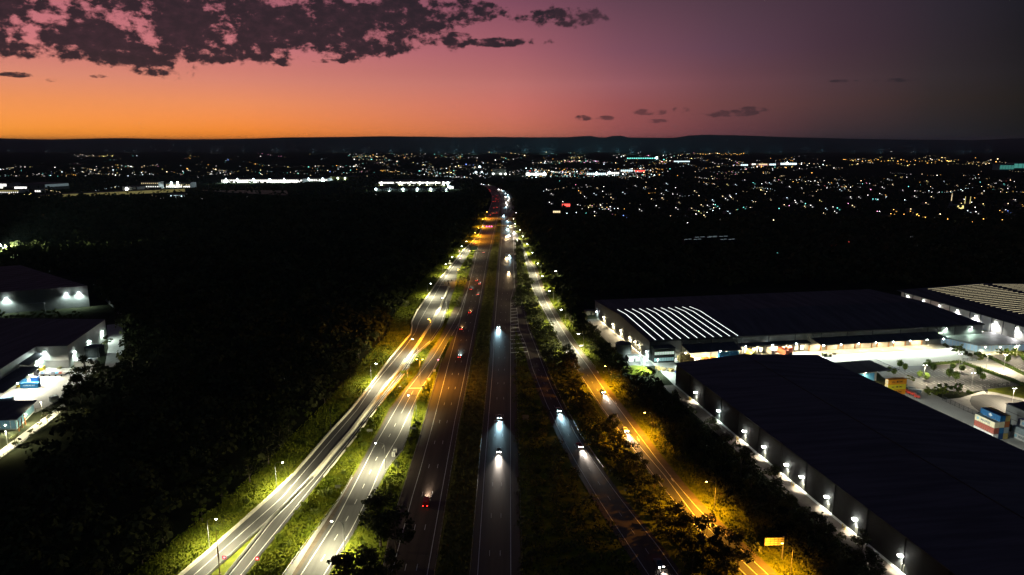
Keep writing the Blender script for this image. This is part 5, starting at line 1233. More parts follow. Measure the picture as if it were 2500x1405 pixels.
fence([P(2300, 978), P(2374, 1012), P(2400, 1022)], 2.4, 'dark fence between the concrete lane and the turning circle')
fence([P(2350, 884), P(2384, 882)], 2.2, 'gate-like fence across the top of the pale access road')

# ---- left estate
sheet('yard', [P(170, 899), P(248, 895), P(215, 930), P(150, 975), P(88, 1008), P(0, 1012), P(-140, 1012), P(-140, 880), P(87, 899)], .02, M['yard'], 'bright concrete yard of the left-hand depot')
sheet('driveway', [P(261, 794), P(297, 790), P(304, 830), P(300, 890), P(255, 900), P(264, 850)], .03, M['concrete'], 'bright driveway round the side of the left-hand depot')
sheet('forecourt', [P(-40, 1120), P(0, 1100), P(60, 1055), P(155, 985), P(162, 995), P(110, 1040), P(0, 1120), P(-60, 1160)], .03, M['yard'], 'white-lit forecourt beside the small office')
sheet('yard', [P(-60, 780), P(-60, 752), P(213, 752), P(255, 752), P(262, 792), P(200, 778)], .03, M['ground'], 'strip of ground before the upper left warehouse')
A, B, C, D = P(163.7, 844, 13.5), P(256, 780, 13.5), P(87, 846, 13.5), Vector((-263.5, 340, 13.5))
poly = [B, A, C, D, Vector((-430, 330, 13.5)), Vector((-440, 471, 13.5))]
e = empty('warehouse', (A.x, A.y, 0), 'left-hand depot with a flat dark roof and floodlit white corner wall', 'warehouse')
m = MB(); m.prism([(p.x, p.y) for p in poly], 0, 13.2, cap=False); m.build('wall', M['wallwhite'], e)
cc = sum(poly, Vector()) / 6; m = MB(); quadroof(m, [cc + (p - cc) * 1.004 for p in poly][::-1]); m.build('roof', M['roof'], e)
dn = (A - B).normalized(); nr_ = Vector((-dn.y, dn.x, 0)); nr_ = nr_ if nr_.x > 0 else -nr_
for i, (x, y) in enumerate(((249,813),(218,836),(184,862))):
    t = ((P(x, y, 6.5) - B).dot(dn)); q = B + dn * t + nr_ * .5; wall_lamp(e, (q.x, q.y, 7.2), COOL, 3500, tuple(nr_ * .45 + Vector((0, 0, -1))), s=.5)
q = (A + C) / 2; wall_lamp(e, (q.x - 4, q.y - .8, 10), COOL, 4500, (0, -.7, -1), s=.3); wall_lamp(e, (q.x - 7, q.y - 1, 5.5), COOL, 3000, (.2, -.1, -1), s=.2)
m = MB(); m.box(q.x, q.y - .08, 0, (A - C).length, .1, 4.6, ang2(A - C)); m.build('lower_panel', M['wallgrey'], e)
cd = (D - C).normalized(); cn = Vector((-cd.y, cd.x, 0)); cn = cn if cn.x > 0 else -cn
m = MB(); a_ = C + cd * 1; quadroof(m, [Vector(((a_ + cn * s + cd * t).x, (a_ + cn * s + cd * t).y, z)) for s, t, z in ((0, 0, 10), (5, 0, 9), (5, 22, 9), (0, 22, 10))][::-1]); m.build('awning', M['roof'], e)
m = MB(); quadroof(m, [Vector(((a_ + cn * s + cd * t).x, (a_ + cn * s + cd * t).y, z)) for s, t, z in ((0, 20, 8), (9.5, 19, 7), (9.5, 62, 7), (0, 62, 8))][::-1]); m.build('awning', M['roof'], e)
for k in range(5):
    q = a_ + cd * (8 + k * 12) + cn * 6; wall_lamp(e, (q.x, q.y, 6.6 if k else 8.0), (1, .96, .78), 2600, tuple(cn * .35 + Vector((0, 0, -1))), s=.2)
for k in range(3):
    q = a_ + cd * (20 + k * 14) + cn * 10; wall_lamp(e, (q.x, q.y, 7.2), (1, .97, .80), 6000, tuple(cn * 1.0 + Vector((0, 0, -1))), size=130, s=.2)
# upper left warehouse
w2, w1, w3, w4 = P(213, 698, 17), P(-60, 718, 17), P(50, 648, 17), P(-60, 655, 17)
e = empty('warehouse', (w2.x, w2.y, 0), 'upper left warehouse with a pale front wall and two bright wall lamps', 'warehouse')
m = MB(); m.prism([tuple(p.xy) for p in (w1, w2, w3, w4)], 0, 16.8, cap=False); m.build('wall', M['wallgrey'], e)
m = MB(); quadroof(m, [w1, w2, w3, w4]); rf = m.build('roof', M['roof'], e)
for k in range(12):
    t = .08 + k * .075; a = w1.lerp(w4, t); b = w2.lerp(w3, t); m = MB(); m.face([a + Vector((0, 0, .05)), b + Vector((0, 0, .05)), b + Vector((0, 1.2, .05)), a + Vector((0, 1.2, .05))]); m.build('solar_row', mat('solar_panel', (.03, .02, .03), .8, var=.2, spec=0.02), rf)
for x, y, pw in ((199, 716, 5000), (12, 733, 5000), (100, 742, 2500)):
    q = P(x, y, 11); q.y = w2.y - (w2.x - q.x) * (w2.y - w1.y) / (w2.x - w1.x) - 1.2; wall_lamp(e, (q.x, q.y, 12), COOL, pw, (0, -.15, -1), s=.6, size=150)
m = MB(); c = P(110, 752); m.box(c.x, c.y + 2, 0, 46, 10, 6.5, ang2(w2 - w1)); ob = m.build('office_block', M['walldark'], e)
for k in range(14):
    q = c + (w2 - w1).normalized() * (-21 + k * 3.2) + Vector((0, -3.2, 0)); m = MB(); m.box(q.x, q.y, 1.5, 2.6, .2, 3, ang2(w2 - w1)); m.build('window', glow('teal_window', (.2, .6, .6), .22), ob)
e = empty('portal_frame', P(45, 768), 'white steel goalpost frame before the upper left warehouse', 'frame'); m = MB(); a, b = P(45, 768), P(111, 764)
m.tube([a, a + Vector((0, 0, 8)), b + Vector((0, 0, 8)), b], .3, 5); m.build('frame', M['steel'], e)
for i in range(16):
    q = P(4 + i * 13, 778 + rnd.uniform(-3, 0)); put(LITT + BUSH, q.x, q.y, rnd.uniform(.6, 1.0), 'yellow-green shrub in the hedge row before the upper left warehouse', 'shrub', 'shrub row before the upper left warehouse')
tank(P(226, 872) + Vector((0, 3, 0)), 5.4, 6.0, 'dark round tank beside the left-hand depot driveway', M['walldark'])
shed(P(211, 892), 11, 5, 3.4, 'flat pale-roofed pump shed in front of the dark round tank', M['wallwhite'], mat('white_roof', (.6, .6, .58), .6))
pw_ = P(250, 730); 
e = empty('retaining_wall', P(250, 730), 'curving concrete wall at the upper end of the left-hand driveway', 'wall'); m = MB(); pl = [P(249,727),P(275,750),(P(297,775)),P(305,792),P(306,850),P(303,892)]
for a, b in zip(pl[:-1], pl[1:]): c = (a + b) / 2; m.box(c.x, c.y, 0, (b - a).length + .3, .4, 3.0 if a.y > 500 else 1.4, ang2(b - a))
m.build('wall', M['concrete'], e)
container(tuple(P(75, 946)), .08, (.01, .14, .34), 'long blue container lettered HAMBURG SUD on the left yard', text='HAMBURG SUD', tcol=(.6, .65, .7), L_=9.0, tsize=.9, group=None)
container(tuple(P(87, 932)), .3, (.02, .12, .45), 'small bright blue container above the long blue one', L_=3.5, group=None)
container(tuple(P(54, 938)), .5, (.03, .14, .28), 'dark blue container behind the yellow forklift', L_=4.5, group=None)
container(tuple(P(10, 984)), .35, (.08, .16, .24), 'grey-blue container at the left edge of the yard', L_=8, group=None)
container(tuple(P(133, 980)), .9, (.32, .36, .36), 'pale box container at the tree line of the left yard', L_=3.6, group=None)
forklift(P(48, 946), (.6, .42, .02), 'yellow forklift beside the blue containers on the left yard')
crate(P(103, 904), 2.6, (.6, .5, .06), 'yellow cube crate against the floodlit white wall', None, h=2.2); crate(P(146, 900), 1.8, (.12, .14, .06), 'small dark crate against the floodlit white wall', None, h=.9)
e = empty('flatbed_trailer', P(125, 918), 'low dark flatbed trailer train parked across the left yard', 'trailer'); q = P(125, 918)
m = MB(); m.box(q.x, q.y, .8, 18, 2.3, .5, .02); m.build('deck', M['darksteel'], e); m = MB(); m.box(q.x - 8, q.y, 1.3, 1.6, 2.2, 2.0, .02); m.build('headboard', M['darksteel'], e)
for k in range(5):
    m = MB(); x = q.x - 7 + k * 3.4; m.tube([(x, q.y - 1.2, .5), (x, q.y - .9, .5)], .5, 10); m.build('wheel', M['black'], e)
for i, (dx, c) in enumerate(((-4.5, (.1, .25, .5)), (1, (.02, .05, .1)), (3.5, (.02, .25, .5)), (5.5, (.3, .05, .04)), (7.5, (.5, .5, .5)))):
    crate(Vector((q.x + dx, q.y, 1.3)), 1.5, c, ('pale blue', 'black', 'bright blue', 'dark red', 'white')[i] + ' crate loaded on the dark flatbed trailer', None, h=.9)
# small office bottom left
a, b = P(88, 1010), P(52, 1052)
pts = [P(-60, 1052), P(40, 1050), P(84, 1006) , P(-60, 1008)]
oe = glass_office('office', pts, 5.2, 'small flat-roofed office with lit glazing at the bottom left', glow('office_blue_glass', (.15, .3, .35), .35), M['wallwhite'], True)
for k in range(3):
    q = P(47, 1052).lerp(P(62, 1036), k / 2); m = MB(); m.box(q.x + .5, q.y - .6, 0, .35, .35, 5.2); m.build('column', paintmat('copper_column', (.4, .13, .04)), oe)
wall_lamp(oe, P(66, 1034) + Vector((.8, -1, 5)), WHITE, 5000, (.6, -.4, -1), s=.2); wall_lamp(oe, P(20, 1058) + Vector((0, -1, 4.5)), WHITE, 5000, (.3, -.6, -1), s=.2)
pole_light(105, 1020, 8, 4500, WHITE, 'light pole on the white-lit forecourt'); pole_light(20, 1095, 8, 5500, WHITE, 'light pole at the lower end of the forecourt')
fence([P(88, 1008), P(118, 1003), P(157, 975)], 2.2, 'dark fence at the edge of the left yard')
fence([P(165, 1002), P(110, 1045), P(0, 1122)], 1.4, 'low fence along the outer edge of the forecourt')
for (x, y, s, k, l) in ((116,1030,.62,3,'bushy green tree beside the forecourt fence'),(77,1068,.4,3,'small dark tree on the forecourt'),(38,1090,.55,3,'sprawling young tree near the bottom of the forecourt'),(97,1042,.3,3,'sparse sapling on the forecourt')):
    p = P(x, y); link_copy(GUM[k], (p.x, p.y, 0), rnd.uniform(0, 6), s, l, 'tree')
for (x, y, s) in ((190,960,1.0),(215,945,.95),(240,935,.9),(175,985,.9),(200,1000,1.0),(260,930,.9),(230,975,1.0),(165,1020,.8),(262,850,.45),(318,860,.6),(330,830,.7),(325,900,.8),(300,925,.9),(345,790,.8),(340,740,.9),(375,760,.8),(310,760,.6)):
    p = P(x, y); put(GUM, p.x, p.y, s, 'dark gum tree at the forest edge beside the left-hand depot', 'tree', 'forest edge trees beside the left-hand depot')
wall_l = P(8, 615, 6)
e = empty('floodlight', P(2, 625), 'dazzling floodlight at the left edge above the upper left warehouse', 'floodlight'); q = P(2, 625); m = MB(); m.cyl(q.x, q.y, 0, 12, .2, 6); m.build('pole', M['steel'], e)
m = MB(); m.tube([(q.x, q.y, 11), (q.x, q.y, 13.5)], [2.2, 1.4], 8); m.build('lens', glow('flood', (.9, 1, .9), 25), e); spot(e, (2.4, 0, 12.5), 90000, (.85, 1, .7), 175, .5, (.7, .1, -.35))
for (x, y) in ((20,600),(28,640),(35,580),(45,620),(12,560),(60,600)):
    p = P(x, y); put(GUM, p.x, p.y, 1.1, 'greenish tree lit by the floodlight at the left edge', 'tree', 'trees round the left edge floodlight')
#@@END1@@
#@@DISTANCE@@
# ------------------------------------------------------------------ far buildings, suburbs, lights
PALC = {'white': (1, .97, .9), 'cool': (.72, .95, 1), 'warm': (1, .78, .42), 'amber': (1, .5, .1), 'teal': (.2, .9, .75), 'red': (1, .08, .06), 'blue': (.2, .35, 1), 'pink': (1, .35, .6), 'green': (.3, 1, .4), 'yellow': (1, .85, .3)}
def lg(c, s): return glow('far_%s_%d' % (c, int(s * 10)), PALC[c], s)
def fb(x0, x1, yb, h, depth, label, wallm, strips=(), roof=True, cat='building', lamps=(), power=0, rows=None, name='warehouse', skew=0.0, peak=0.0):
    a, b = P(x0, yb), P(x1, yb - skew); d = b - a; L_ = d.length; r = ang2(d); n = Vector((d.y, -d.x, 0)).normalized()
    if n.y > 0: n = -n
    c = (a + b) / 2 - n * depth / 2; e = empty(name, (c.x, c.y, 0), label, cat)
    m = MB(); m.box(c.x, c.y, 0, L_, depth, h, r); w0 = m.build('wall', wallm, e)
    m = MB()
    if peak:
        q = [a + n * .5, b + n * .5, b - n * (depth + .5), a - n * (depth + .5)]; mid1 = (q[0] + q[3]) / 2; mid2 = (q[1] + q[2]) / 2; z = Vector((0, 0, h + .1)); zp = Vector((0, 0, h + peak))
        m.face([q[0] + z, q[1] + z, mid2 + zp, mid1 + zp]); m.face([mid1 + zp, mid2 + zp, q[2] + z, q[3] + z]); m.face([q[0] + z, mid1 + zp, q[3] + z]); m.face([q[1] + z, q[2] + z, mid2 + zp])
    else: m.box(c.x, c.y, h, L_ + 1, depth + 1, .5, r)
    m.build('roof', M['roof'], e)
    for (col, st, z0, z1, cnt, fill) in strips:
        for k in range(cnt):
            q = a + d * ((k + .5) / cnt) + n * .15; m = MB(); m.box(q.x, q.y, z0, L_ / cnt * fill, .3, z1 - z0, r); m.build('window', lg(col, st), w0)  # glowing bands, on many fronts standing in for light on floodlit walls
    for (t, z, rad, col) in lamps:
        q = a + d * t + n * 1.5; m = MB(); m.tube([(q.x, q.y, z - rad), (q.x, q.y, z), (q.x, q.y, z + rad)], [rad * .6, rad, rad * .6], 8); m.build('floodlight', lg(col, 14), e)
        if power: spot(e, tuple(Vector((q.x, q.y, z - rad - .3)) - Vector((c.x, c.y, 0))), power, PALC[col], 165, .5, tuple(n * .6 + Vector((0, 0, -1))), r=.5)
    return e
WG, WW_, WD_ = M['wallgrey'], M['wallwhite'], M['walldark']
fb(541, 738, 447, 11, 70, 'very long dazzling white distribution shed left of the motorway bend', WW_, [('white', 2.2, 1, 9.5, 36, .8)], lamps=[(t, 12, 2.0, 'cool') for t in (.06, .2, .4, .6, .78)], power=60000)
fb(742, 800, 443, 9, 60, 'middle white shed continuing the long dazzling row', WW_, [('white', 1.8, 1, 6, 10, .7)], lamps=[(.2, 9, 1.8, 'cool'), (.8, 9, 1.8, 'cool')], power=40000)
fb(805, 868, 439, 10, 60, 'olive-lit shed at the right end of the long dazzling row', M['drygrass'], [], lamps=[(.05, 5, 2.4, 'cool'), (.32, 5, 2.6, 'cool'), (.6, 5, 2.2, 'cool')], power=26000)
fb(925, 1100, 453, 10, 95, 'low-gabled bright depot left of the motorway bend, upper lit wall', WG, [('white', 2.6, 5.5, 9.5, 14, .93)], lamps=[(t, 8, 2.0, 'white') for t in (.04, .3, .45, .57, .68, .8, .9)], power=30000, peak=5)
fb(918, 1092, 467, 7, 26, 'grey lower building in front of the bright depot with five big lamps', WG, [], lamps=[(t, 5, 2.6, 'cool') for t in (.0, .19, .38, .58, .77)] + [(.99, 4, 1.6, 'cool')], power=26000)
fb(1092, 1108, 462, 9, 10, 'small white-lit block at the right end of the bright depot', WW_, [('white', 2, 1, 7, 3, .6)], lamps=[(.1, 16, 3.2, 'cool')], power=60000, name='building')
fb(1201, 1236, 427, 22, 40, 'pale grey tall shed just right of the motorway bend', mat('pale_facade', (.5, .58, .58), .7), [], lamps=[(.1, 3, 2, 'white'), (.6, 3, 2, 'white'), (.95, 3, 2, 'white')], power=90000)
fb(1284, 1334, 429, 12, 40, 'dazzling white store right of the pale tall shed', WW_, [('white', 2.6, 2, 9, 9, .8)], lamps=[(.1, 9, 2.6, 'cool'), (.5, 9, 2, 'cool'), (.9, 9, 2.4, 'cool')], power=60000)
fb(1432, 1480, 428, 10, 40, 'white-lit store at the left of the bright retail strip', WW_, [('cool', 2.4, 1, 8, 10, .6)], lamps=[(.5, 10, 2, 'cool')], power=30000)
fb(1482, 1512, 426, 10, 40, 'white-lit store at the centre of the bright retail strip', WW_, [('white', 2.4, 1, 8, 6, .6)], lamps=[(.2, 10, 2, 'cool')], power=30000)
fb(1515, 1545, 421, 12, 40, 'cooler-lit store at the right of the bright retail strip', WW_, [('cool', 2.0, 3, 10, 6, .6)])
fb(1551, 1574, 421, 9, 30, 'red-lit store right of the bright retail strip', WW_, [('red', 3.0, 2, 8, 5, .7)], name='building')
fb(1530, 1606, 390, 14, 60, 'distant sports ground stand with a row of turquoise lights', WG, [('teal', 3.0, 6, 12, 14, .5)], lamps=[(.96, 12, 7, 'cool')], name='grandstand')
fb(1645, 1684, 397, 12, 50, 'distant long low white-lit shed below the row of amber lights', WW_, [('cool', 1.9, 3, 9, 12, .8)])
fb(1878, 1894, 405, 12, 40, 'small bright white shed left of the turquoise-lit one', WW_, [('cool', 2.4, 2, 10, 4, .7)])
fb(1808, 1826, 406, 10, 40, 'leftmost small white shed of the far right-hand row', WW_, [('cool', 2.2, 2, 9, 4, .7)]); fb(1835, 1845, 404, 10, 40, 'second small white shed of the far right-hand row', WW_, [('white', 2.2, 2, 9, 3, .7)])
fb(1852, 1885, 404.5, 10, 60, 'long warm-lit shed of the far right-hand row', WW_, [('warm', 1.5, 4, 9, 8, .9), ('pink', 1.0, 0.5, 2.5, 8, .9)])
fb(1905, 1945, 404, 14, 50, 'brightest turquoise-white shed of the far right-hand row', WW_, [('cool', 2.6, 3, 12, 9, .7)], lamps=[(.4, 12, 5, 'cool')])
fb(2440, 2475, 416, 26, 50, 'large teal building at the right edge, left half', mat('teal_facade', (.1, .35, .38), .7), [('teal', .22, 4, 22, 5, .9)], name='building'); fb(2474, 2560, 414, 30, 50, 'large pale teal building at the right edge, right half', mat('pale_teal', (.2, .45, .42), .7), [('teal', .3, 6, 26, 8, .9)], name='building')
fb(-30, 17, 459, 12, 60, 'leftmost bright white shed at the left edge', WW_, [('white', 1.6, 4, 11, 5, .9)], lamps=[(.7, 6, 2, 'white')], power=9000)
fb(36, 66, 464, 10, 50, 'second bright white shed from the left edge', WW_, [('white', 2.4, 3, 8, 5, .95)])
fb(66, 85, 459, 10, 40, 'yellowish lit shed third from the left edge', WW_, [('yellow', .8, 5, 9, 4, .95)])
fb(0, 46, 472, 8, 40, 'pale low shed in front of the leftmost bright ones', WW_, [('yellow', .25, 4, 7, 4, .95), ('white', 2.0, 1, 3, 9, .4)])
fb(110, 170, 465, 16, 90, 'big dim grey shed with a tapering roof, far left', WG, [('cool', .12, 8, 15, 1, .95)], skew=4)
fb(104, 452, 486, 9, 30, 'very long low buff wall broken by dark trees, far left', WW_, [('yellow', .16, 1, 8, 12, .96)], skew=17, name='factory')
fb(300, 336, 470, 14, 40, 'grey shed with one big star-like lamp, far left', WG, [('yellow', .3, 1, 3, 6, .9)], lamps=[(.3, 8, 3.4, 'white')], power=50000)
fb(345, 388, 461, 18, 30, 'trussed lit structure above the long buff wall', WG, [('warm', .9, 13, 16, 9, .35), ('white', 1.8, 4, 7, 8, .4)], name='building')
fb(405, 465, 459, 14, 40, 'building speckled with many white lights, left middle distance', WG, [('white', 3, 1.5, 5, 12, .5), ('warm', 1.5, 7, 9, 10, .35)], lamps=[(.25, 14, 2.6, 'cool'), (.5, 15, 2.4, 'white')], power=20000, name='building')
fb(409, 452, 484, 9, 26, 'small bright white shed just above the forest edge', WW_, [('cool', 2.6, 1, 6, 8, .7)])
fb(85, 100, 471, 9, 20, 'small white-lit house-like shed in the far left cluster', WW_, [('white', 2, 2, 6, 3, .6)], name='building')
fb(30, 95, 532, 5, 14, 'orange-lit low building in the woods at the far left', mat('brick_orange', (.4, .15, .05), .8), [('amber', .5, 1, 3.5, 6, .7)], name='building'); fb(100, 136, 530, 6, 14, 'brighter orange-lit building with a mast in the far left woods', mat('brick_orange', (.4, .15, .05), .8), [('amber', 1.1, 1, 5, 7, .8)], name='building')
# church-like lit hall
a = P(2334, 510); e = empty('hall', a, 'small hall with lit spires among the houses at the right', 'hall'); m = MB(); m.box(a.x + 4, a.y, 0, 22, 14, 8); w0 = m.build('wall', WG, e)
m = MB(); m.tube([(a.x - 11, a.y, 0), (a.x - 11, a.y, 17)], [7, .3], 4); m.build('gable', WG, e)
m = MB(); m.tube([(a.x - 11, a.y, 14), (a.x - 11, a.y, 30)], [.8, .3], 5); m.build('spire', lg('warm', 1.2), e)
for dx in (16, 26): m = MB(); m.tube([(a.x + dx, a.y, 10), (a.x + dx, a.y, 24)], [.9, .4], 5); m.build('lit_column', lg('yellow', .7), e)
m = MB(); m.box(a.x + 4, a.y - 7.2, .5, 12, .3, 6); m.build('window', lg('yellow', 1.6), w0)
# pale flat roofs with lines beyond the forest right of the road
for i, (x, y, w_, l) in enumerate(((1690,612,26,'leftmost pale-roofed shed in the dark beyond the right woods'),(1722,606,34,'second pale-roofed shed in the dark beyond the right woods'),(1752,604,30,'third pale-roofed shed in the dark beyond the right woods'),(1775,612,22,'rightmost pale-roofed shed in the dark beyond the right woods'))):
    a = P(x, y); e = empty('shed', a, l, 'shed', 'pale-roofed sheds beyond the right woods'); m = MB(); m.box(a.x, a.y, 0, w_ * .9, 9, 13.5, .2); m.build('wall', WD_, e)
    m = MB()
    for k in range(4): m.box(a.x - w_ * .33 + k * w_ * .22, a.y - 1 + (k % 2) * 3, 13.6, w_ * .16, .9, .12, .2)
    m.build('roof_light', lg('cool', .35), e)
# open buff field strips left
sheet('open_field', [P(490, 465), P(700, 466), P(705, 478), P(560, 471)], .3, mat('dry_earth', (.35, .25, .14), .9, var=.3, scale=.02), 'buff open field beyond the forest on the left')
for i, x in enumerate((510, 600, 690)):
    q = P(x, 462); e = empty('floodlight', q, ('left', 'middle', 'right')[i] + ' dim floodlight pole over the buff open field', 'floodlight', None); m = MB(); m.cyl(q.x, q.y, 0, 14, .3, 5); m.build('pole', M['steel'], e); spot(e, (0, 0, 14), 45000, (1, .8, .45), 165, .5)

# houses
def gable_house(mt_wall, mt_roof, wcol, st):
    m = MB(); m.box(0, 0, 0, 13, 9, 3.4); m.face([(-6.5, -4.5, 3.4), (-6.5, 0, 5.8), (-6.5, 4.5, 3.4)]); m.face([(6.5, 4.5, 3.4), (6.5, 0, 5.8), (6.5, -4.5, 3.4)])
    root = empty('house', (0, 0, 0), 'x', 'house'); m.build('wall', mt_wall, root)
    m = MB(); m.face([(-7, -5.2, 3.1), (7, -5.2, 3.1), (7, 0, 5.95), (-7, 0, 5.95)]); m.face([(-7, 0, 5.95), (7, 0, 5.95), (7, 5.2, 3.1), (-7, 5.2, 3.1)]); m.build('roof', mt_roof, root)
    m = MB(); m.box(1.6, -4.6, .7, 2.2, .16, 1.1); m.build('window', lg(wcol, st * .4), root)
    m = MB(); m.box(-3, -5.4, 4.0, 1.25, .8, .9); m.build('porch_lamp', lg(wcol, st * 1.6), root)
    return root
HC = ['white', 'warm', 'cool', 'white', 'amber', 'teal', 'yellow', 'white', 'red', 'blue']
HP = {c: gable_house(WG, paintmat('roof_tile', (.06, .05, .045)), c, 2.6) for c in sorted(set(HC))}
rg = [(1330,1560,455,540,'between the motorway and the red-lit corner'),(1560,1800,450,535,'in the suburb straight above the skylight warehouse'),(1800,2150,440,545,'in the dark suburb right of centre'),(2150,2500,430,545,'in the amber suburb near the right edge')]
cw = {0: [.34,.24,.12,.1,.08,.03,.07,.0,.01,.01], 3: [.15,.3,.05,.1,.25,.03,.1,.0,.01,.01]}
cnt = 0
for ri, (xa, xb, ya, yb, desc) in enumerate(rg):
    nn = (24, 38, 48, 48)[ri]
    for i in range(nn):
        x = rnd.uniform(xa, xb); y = ya + (yb - ya) * rnd.random() ** 1.15; col = rnd.choices(HC, cw[3 if ri == 3 else 0])[0]
        p = P(x, y); r = link_copy(HP[col], (p.x, p.y, 0), rnd.uniform(-.6, .6), rnd.uniform(.8, 1.15), 'small house showing a single %s light %s' % (col, desc), 'house', '%s-lit houses %s' % (col, desc)); cnt += 1
for o in HP.values():
    for c in list(o.children): bpy.data.objects.remove(c)
    bpy.data.objects.remove(o)
# one red-lit corner, amber road at the right edge
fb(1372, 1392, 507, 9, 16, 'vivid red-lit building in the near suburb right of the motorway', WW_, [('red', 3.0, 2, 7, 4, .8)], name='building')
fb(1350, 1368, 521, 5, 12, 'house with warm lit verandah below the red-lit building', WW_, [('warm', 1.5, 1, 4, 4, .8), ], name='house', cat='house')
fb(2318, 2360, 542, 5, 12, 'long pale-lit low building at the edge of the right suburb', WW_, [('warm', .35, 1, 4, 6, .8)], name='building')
# distant street lamps as things (brightest, nearest)
def dl(c, r, h):
    m = MB(); m.cyl(0, 0, 0, h, .18, 4); m.tube([(0, 0, h - .5 * r), (0, 0, h), (0, 0, h + .6 * r)], [r * .7, r, r * .5], 6, m=1); return m.mesh('street_lamp', [M['steel'], lg(c, 7)])
DLM = {}
def dlamp(x, y, c, desc, r=.8):
    p = P(x, y, 8); k = (c, max(.7, round(p.y / 717 * .26 * r * rnd.choice((.6, .8, 1, 1.35)) * 2) / 2))
    if k not in DLM: DLM[k] = dl(c, k[1], 8)
    o = bpy.data.objects.new('street_lamp', DLM[k]); COL.objects.link(o); o.location = (p.x, p.y, 0)
    tag(o, 'tiny %s street light %s' % (c, desc), 'street lamp', '%s street lights %s' % (c, desc))
    return o
for i in range(60): dlamp(rnd.uniform(1330, 2500), rnd.uniform(440, 545), rnd.choices(['white', 'cool', 'teal', 'warm', 'pink'], [5, 3, 2, 3, 1])[0], 'scattered through the dark right-hand suburb')
for i in range(22):
    t = i / 21; dlamp(2170 + 330 * t + rnd.uniform(-6, 6), 520 + 18 * math.sin(t * 2.5) + rnd.uniform(-5, 5), 'amber', 'along the amber-lit street at the right edge', 1.2)
for i in range(45): dlamp(rnd.uniform(0, 900), rnd.uniform(404, 432), rnd.choices(['white', 'warm', 'teal', 'cool', 'amber'], [5, 4, 2, 3, 1])[0], 'in the far suburb left of the motorway')
for (x0, x1, y, n, c, d) in ((183,230,380,9,'white','in the bright row under the hills at the far left'),(250,282,380,8,'yellow','in the second row under the hills at the far left'),(1060,1100,440,5,'cool','around the bright depot'),(1150,1200,424,8,'cool','left of the pale tall shed'),(930,975,418,12,'amber','in the amber cluster above the bright depot'),(1712,1815,376,22,'amber','in the amber row under the hills'),(2080,2340,392,34,'amber','in the amber band at the right'),(1360,1460,395,18,'pink','along the receding road above the retail strip')):
    for i in range(n): dlamp(x0 + (x1 - x0) * (i + rnd.uniform(-.3, .3)) / max(1, n - 1), y + rnd.uniform(-2.5, 2.5), c if rnd.random() < .75 else rnd.choice(['white', 'warm', 'yellow']), d)
dlamp(1171, 408, 'cool', 'with the biggest star above the motorway bend', 7); dlamp(1176, 420, 'cool', 'directly below the biggest star', 3.5); dlamp(1162, 421, 'cool', 'low left of the biggest star', 3.5)
dlamp(1260, 520, 'white', 'at the foot of the pale lit sign', 1.0)
# the countless rest as one object per colour family
def many(name, bands, label, seed):
    rs = np.random.RandomState(seed); m = MB(); names = list(PALC)
    for (x0, x1, y0, y1, n, cols, wts, sz) in bands:
        left = n
        while left > 0:
            k = min(left, int(rs.choice([1, 1, 2, 3, 5, 9]))); left -= k; cx, cy_ = rs.uniform(x0, x1), y0 + (y1 - y0) * rs.rand(); c0 = rs.choice(cols, p=np.array(wts) / sum(wts)); sl = rs.uniform(-.25, .25); sp_ = rs.uniform(4, 9)
            for q in range(k):
                x = cx + (q - k / 2) * sp_ + rs.randn() * 2; y = cy_ + (q - k / 2) * sp_ * sl + rs.randn() * .8
                c = c0 if rs.rand() < .6 else rs.choice(cols, p=np.array(wts) / sum(wts)); p = P(x, max(y, 352), 6); f_ = rs.rand() ** 2.2; s = max(.6, p.y / 717 * .42 * sz * (.35 + 1.1 * f_))
                lv = int(rs.choice([0, 1, 2], p=[.5, .33, .17]))
                m.box(p.x, p.y, 6 - s * .6, s * rs.uniform(1, 1.7), s, s * rs.uniform(.8, 1.1), rs.uniform(-.4, .4), names.index(c) * 3 + lv)
    return struct(m.build(name, [lg(c, v) for c in names for v in (.7, 2.2, 6.0)]), label, 'stuff')
W5 = (['white', 'cool', 'teal', 'warm', 'amber', 'pink', 'yellow', 'blue'], [26, 16, 8, 22, 12, 5, 9, 1])
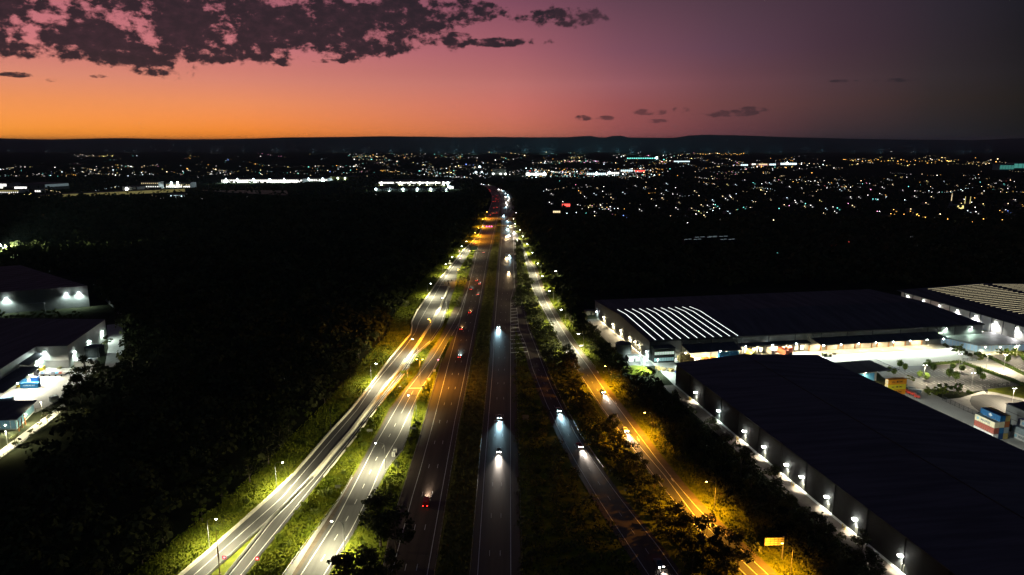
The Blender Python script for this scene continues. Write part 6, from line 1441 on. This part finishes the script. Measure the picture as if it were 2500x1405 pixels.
many('city_lights', [(0, 350, 402, 430, 150, *W5, .9), (350, 900, 402, 426, 210, *W5, .85), (0, 1150, 378, 400, 60, *W5, .7), (850, 1250, 374, 392, 170, *W5, .8), (900, 1250, 392, 432, 190, *W5, .85),
     (1000, 1250, 408, 434, 60, ['white', 'cool', 'warm'], [5, 5, 2], 1.1), (1250, 1700, 374, 400, 260, *W5, .85), (1300, 1620, 412, 432, 340, ['white', 'cool', 'warm', 'teal', 'amber', 'red', 'pink'], [8, 8, 5, 3, 4, 2, 1], 1.0), (1400, 1900, 395, 440, 250, *W5, .85),
     (1700, 2100, 384, 412, 170, ['white', 'cool', 'warm', 'amber', 'yellow'], [5, 3, 5, 4, 3], .85), (2050, 2500, 383, 405, 130, ['amber', 'warm', 'white', 'yellow'], [6, 6, 3, 4], .95), (1850, 2500, 418, 470, 220, ['warm', 'white', 'amber', 'cool', 'yellow', 'red', 'pink', 'teal'], [8, 8, 5, 4, 4, 1, 1, 2], .75),
     (1330, 1850, 440, 540, 120, *W5, .6), (0, 480, 455, 486, 70, ['white', 'warm', 'yellow', 'cool'], [5, 4, 3, 3], .7), (480, 1050, 478, 490, 34, ['white', 'cool', 'green', 'yellow'], [4, 3, 2, 3], .7), (1000, 1500, 345, 366, 22, ['cool', 'white', 'warm'], [3, 3, 1], .35), (1800, 2420, 362, 372, 12, ['white', 'cool'], [1, 1], .4),
     (1250, 1400, 414, 434, 110, ['white', 'cool', 'warm', 'amber'], [5, 4, 3, 2], .9), (1800, 2060, 585, 625, 26, ['red', 'warm', 'teal', 'cool', 'blue'], [6, 3, 3, 3, 2], .55), (2200, 2500, 520, 600, 26, ['white', 'cool', 'amber'], [3, 3, 3], .6)],
     'countless far-off city and suburb lights', 21)
for i in range(48):  # added lamp towers that give the haze and hills a city glow
    x = 60 + i * 50 + rnd.uniform(-24, 24); wt = .25 + 1.0 * math.exp(-((x - 1380) / 420) ** 2); q = min(1, abs(x - 1380) / 900)
    c = (.35 + .45 * q * (x < 1380) + .1 * q * (x > 1380), .85 - .1 * q, 1.0 - .15 * q * (x < 1380))
    D = rnd.uniform(7000, 8600); px_ = (x - 1250) / F * D; e = empty('added_glow_tower', (px_, D, 0), 'added far lamp tower that lights the haze and hills', 'floodlight', 'added far lamp towers lighting the haze and hills')
    m = MB(); m.box(px_, D, 0, 1.2, 1.2, 24, taper=.5); m.build('tower', M['steel'], e); m = MB(); m.box(px_, D, 24, 4, 2, 1.4); m.build('lens', lg('cool', .2), e)
    spot(e, (0, 3, 27), 0.8e6 * wt, c, 100, .8, (0, 1, 0), r=2)
# tree masses between the houses
def sub(y): return (A_L(1450) + 60 if y > 1650 else S_R(1200) + 40), .735 * y + 40
forest('suburb_trees', lambda y: (max(120, S_R(min(y, 1290)) + 20), .735 * y + 40), 1180, 2600, 34, 'dark tree canopy between the suburban houses', 12, 16, 3.0)
forest('suburb_trees', lambda y: (-.735 * y - 40, -140), 1650, 2900, 42, 'dark trees among the sheds left of the motorway bend', 13, 14, 4.0)
#@@END2@@
drop(GUM + ROUND + LITT + BUSH + DBUSH + CONE)

# ------------------------------------------------------------------ evening haze
mb = MB(); mb.box(0, 30000, -14, 66000, 62600, 285)
hz = mb.build('haze', []); hm = bpy.data.materials.new('evening_haze'); hm.use_nodes = True; hn = hm.node_tree; hn.nodes.clear()
pv = hn.nodes.new('ShaderNodeVolumePrincipled'); pv.inputs['Color'].default_value = (.7, .95, 1, 1); pv.inputs['Density'].default_value = 2.6e-5; pv.inputs['Anisotropy'].default_value = 0.0
ho = hn.nodes.new('ShaderNodeOutputMaterial'); hn.links.new(pv.outputs[0], ho.inputs['Volume']); hz.data.materials.append(hm); tag(hz, 'thin bluish evening haze', kind='stuff')
if hasattr(hm.cycles, 'homogeneous_volume'): hm.cycles.homogeneous_volume = True
# ------------------------------------------------------------------ render settings
sc.view_settings.view_transform = 'Standard'; sc.view_settings.look = 'None'; sc.view_settings.exposure = 0; sc.view_settings.gamma = 1
cy = sc.cycles
cy.adaptive_threshold = 0.02; cy.max_bounces = 3; cy.diffuse_bounces = 2; cy.glossy_bounces = 2; cy.transparent_max_bounces = 4; cy.transmission_bounces = 1; cy.volume_bounces = 0
cy.sample_clamp_indirect = 1.5; cy.use_denoising = True; cy.use_light_tree = True; cy.caustics_reflective = False; cy.caustics_refractive = False
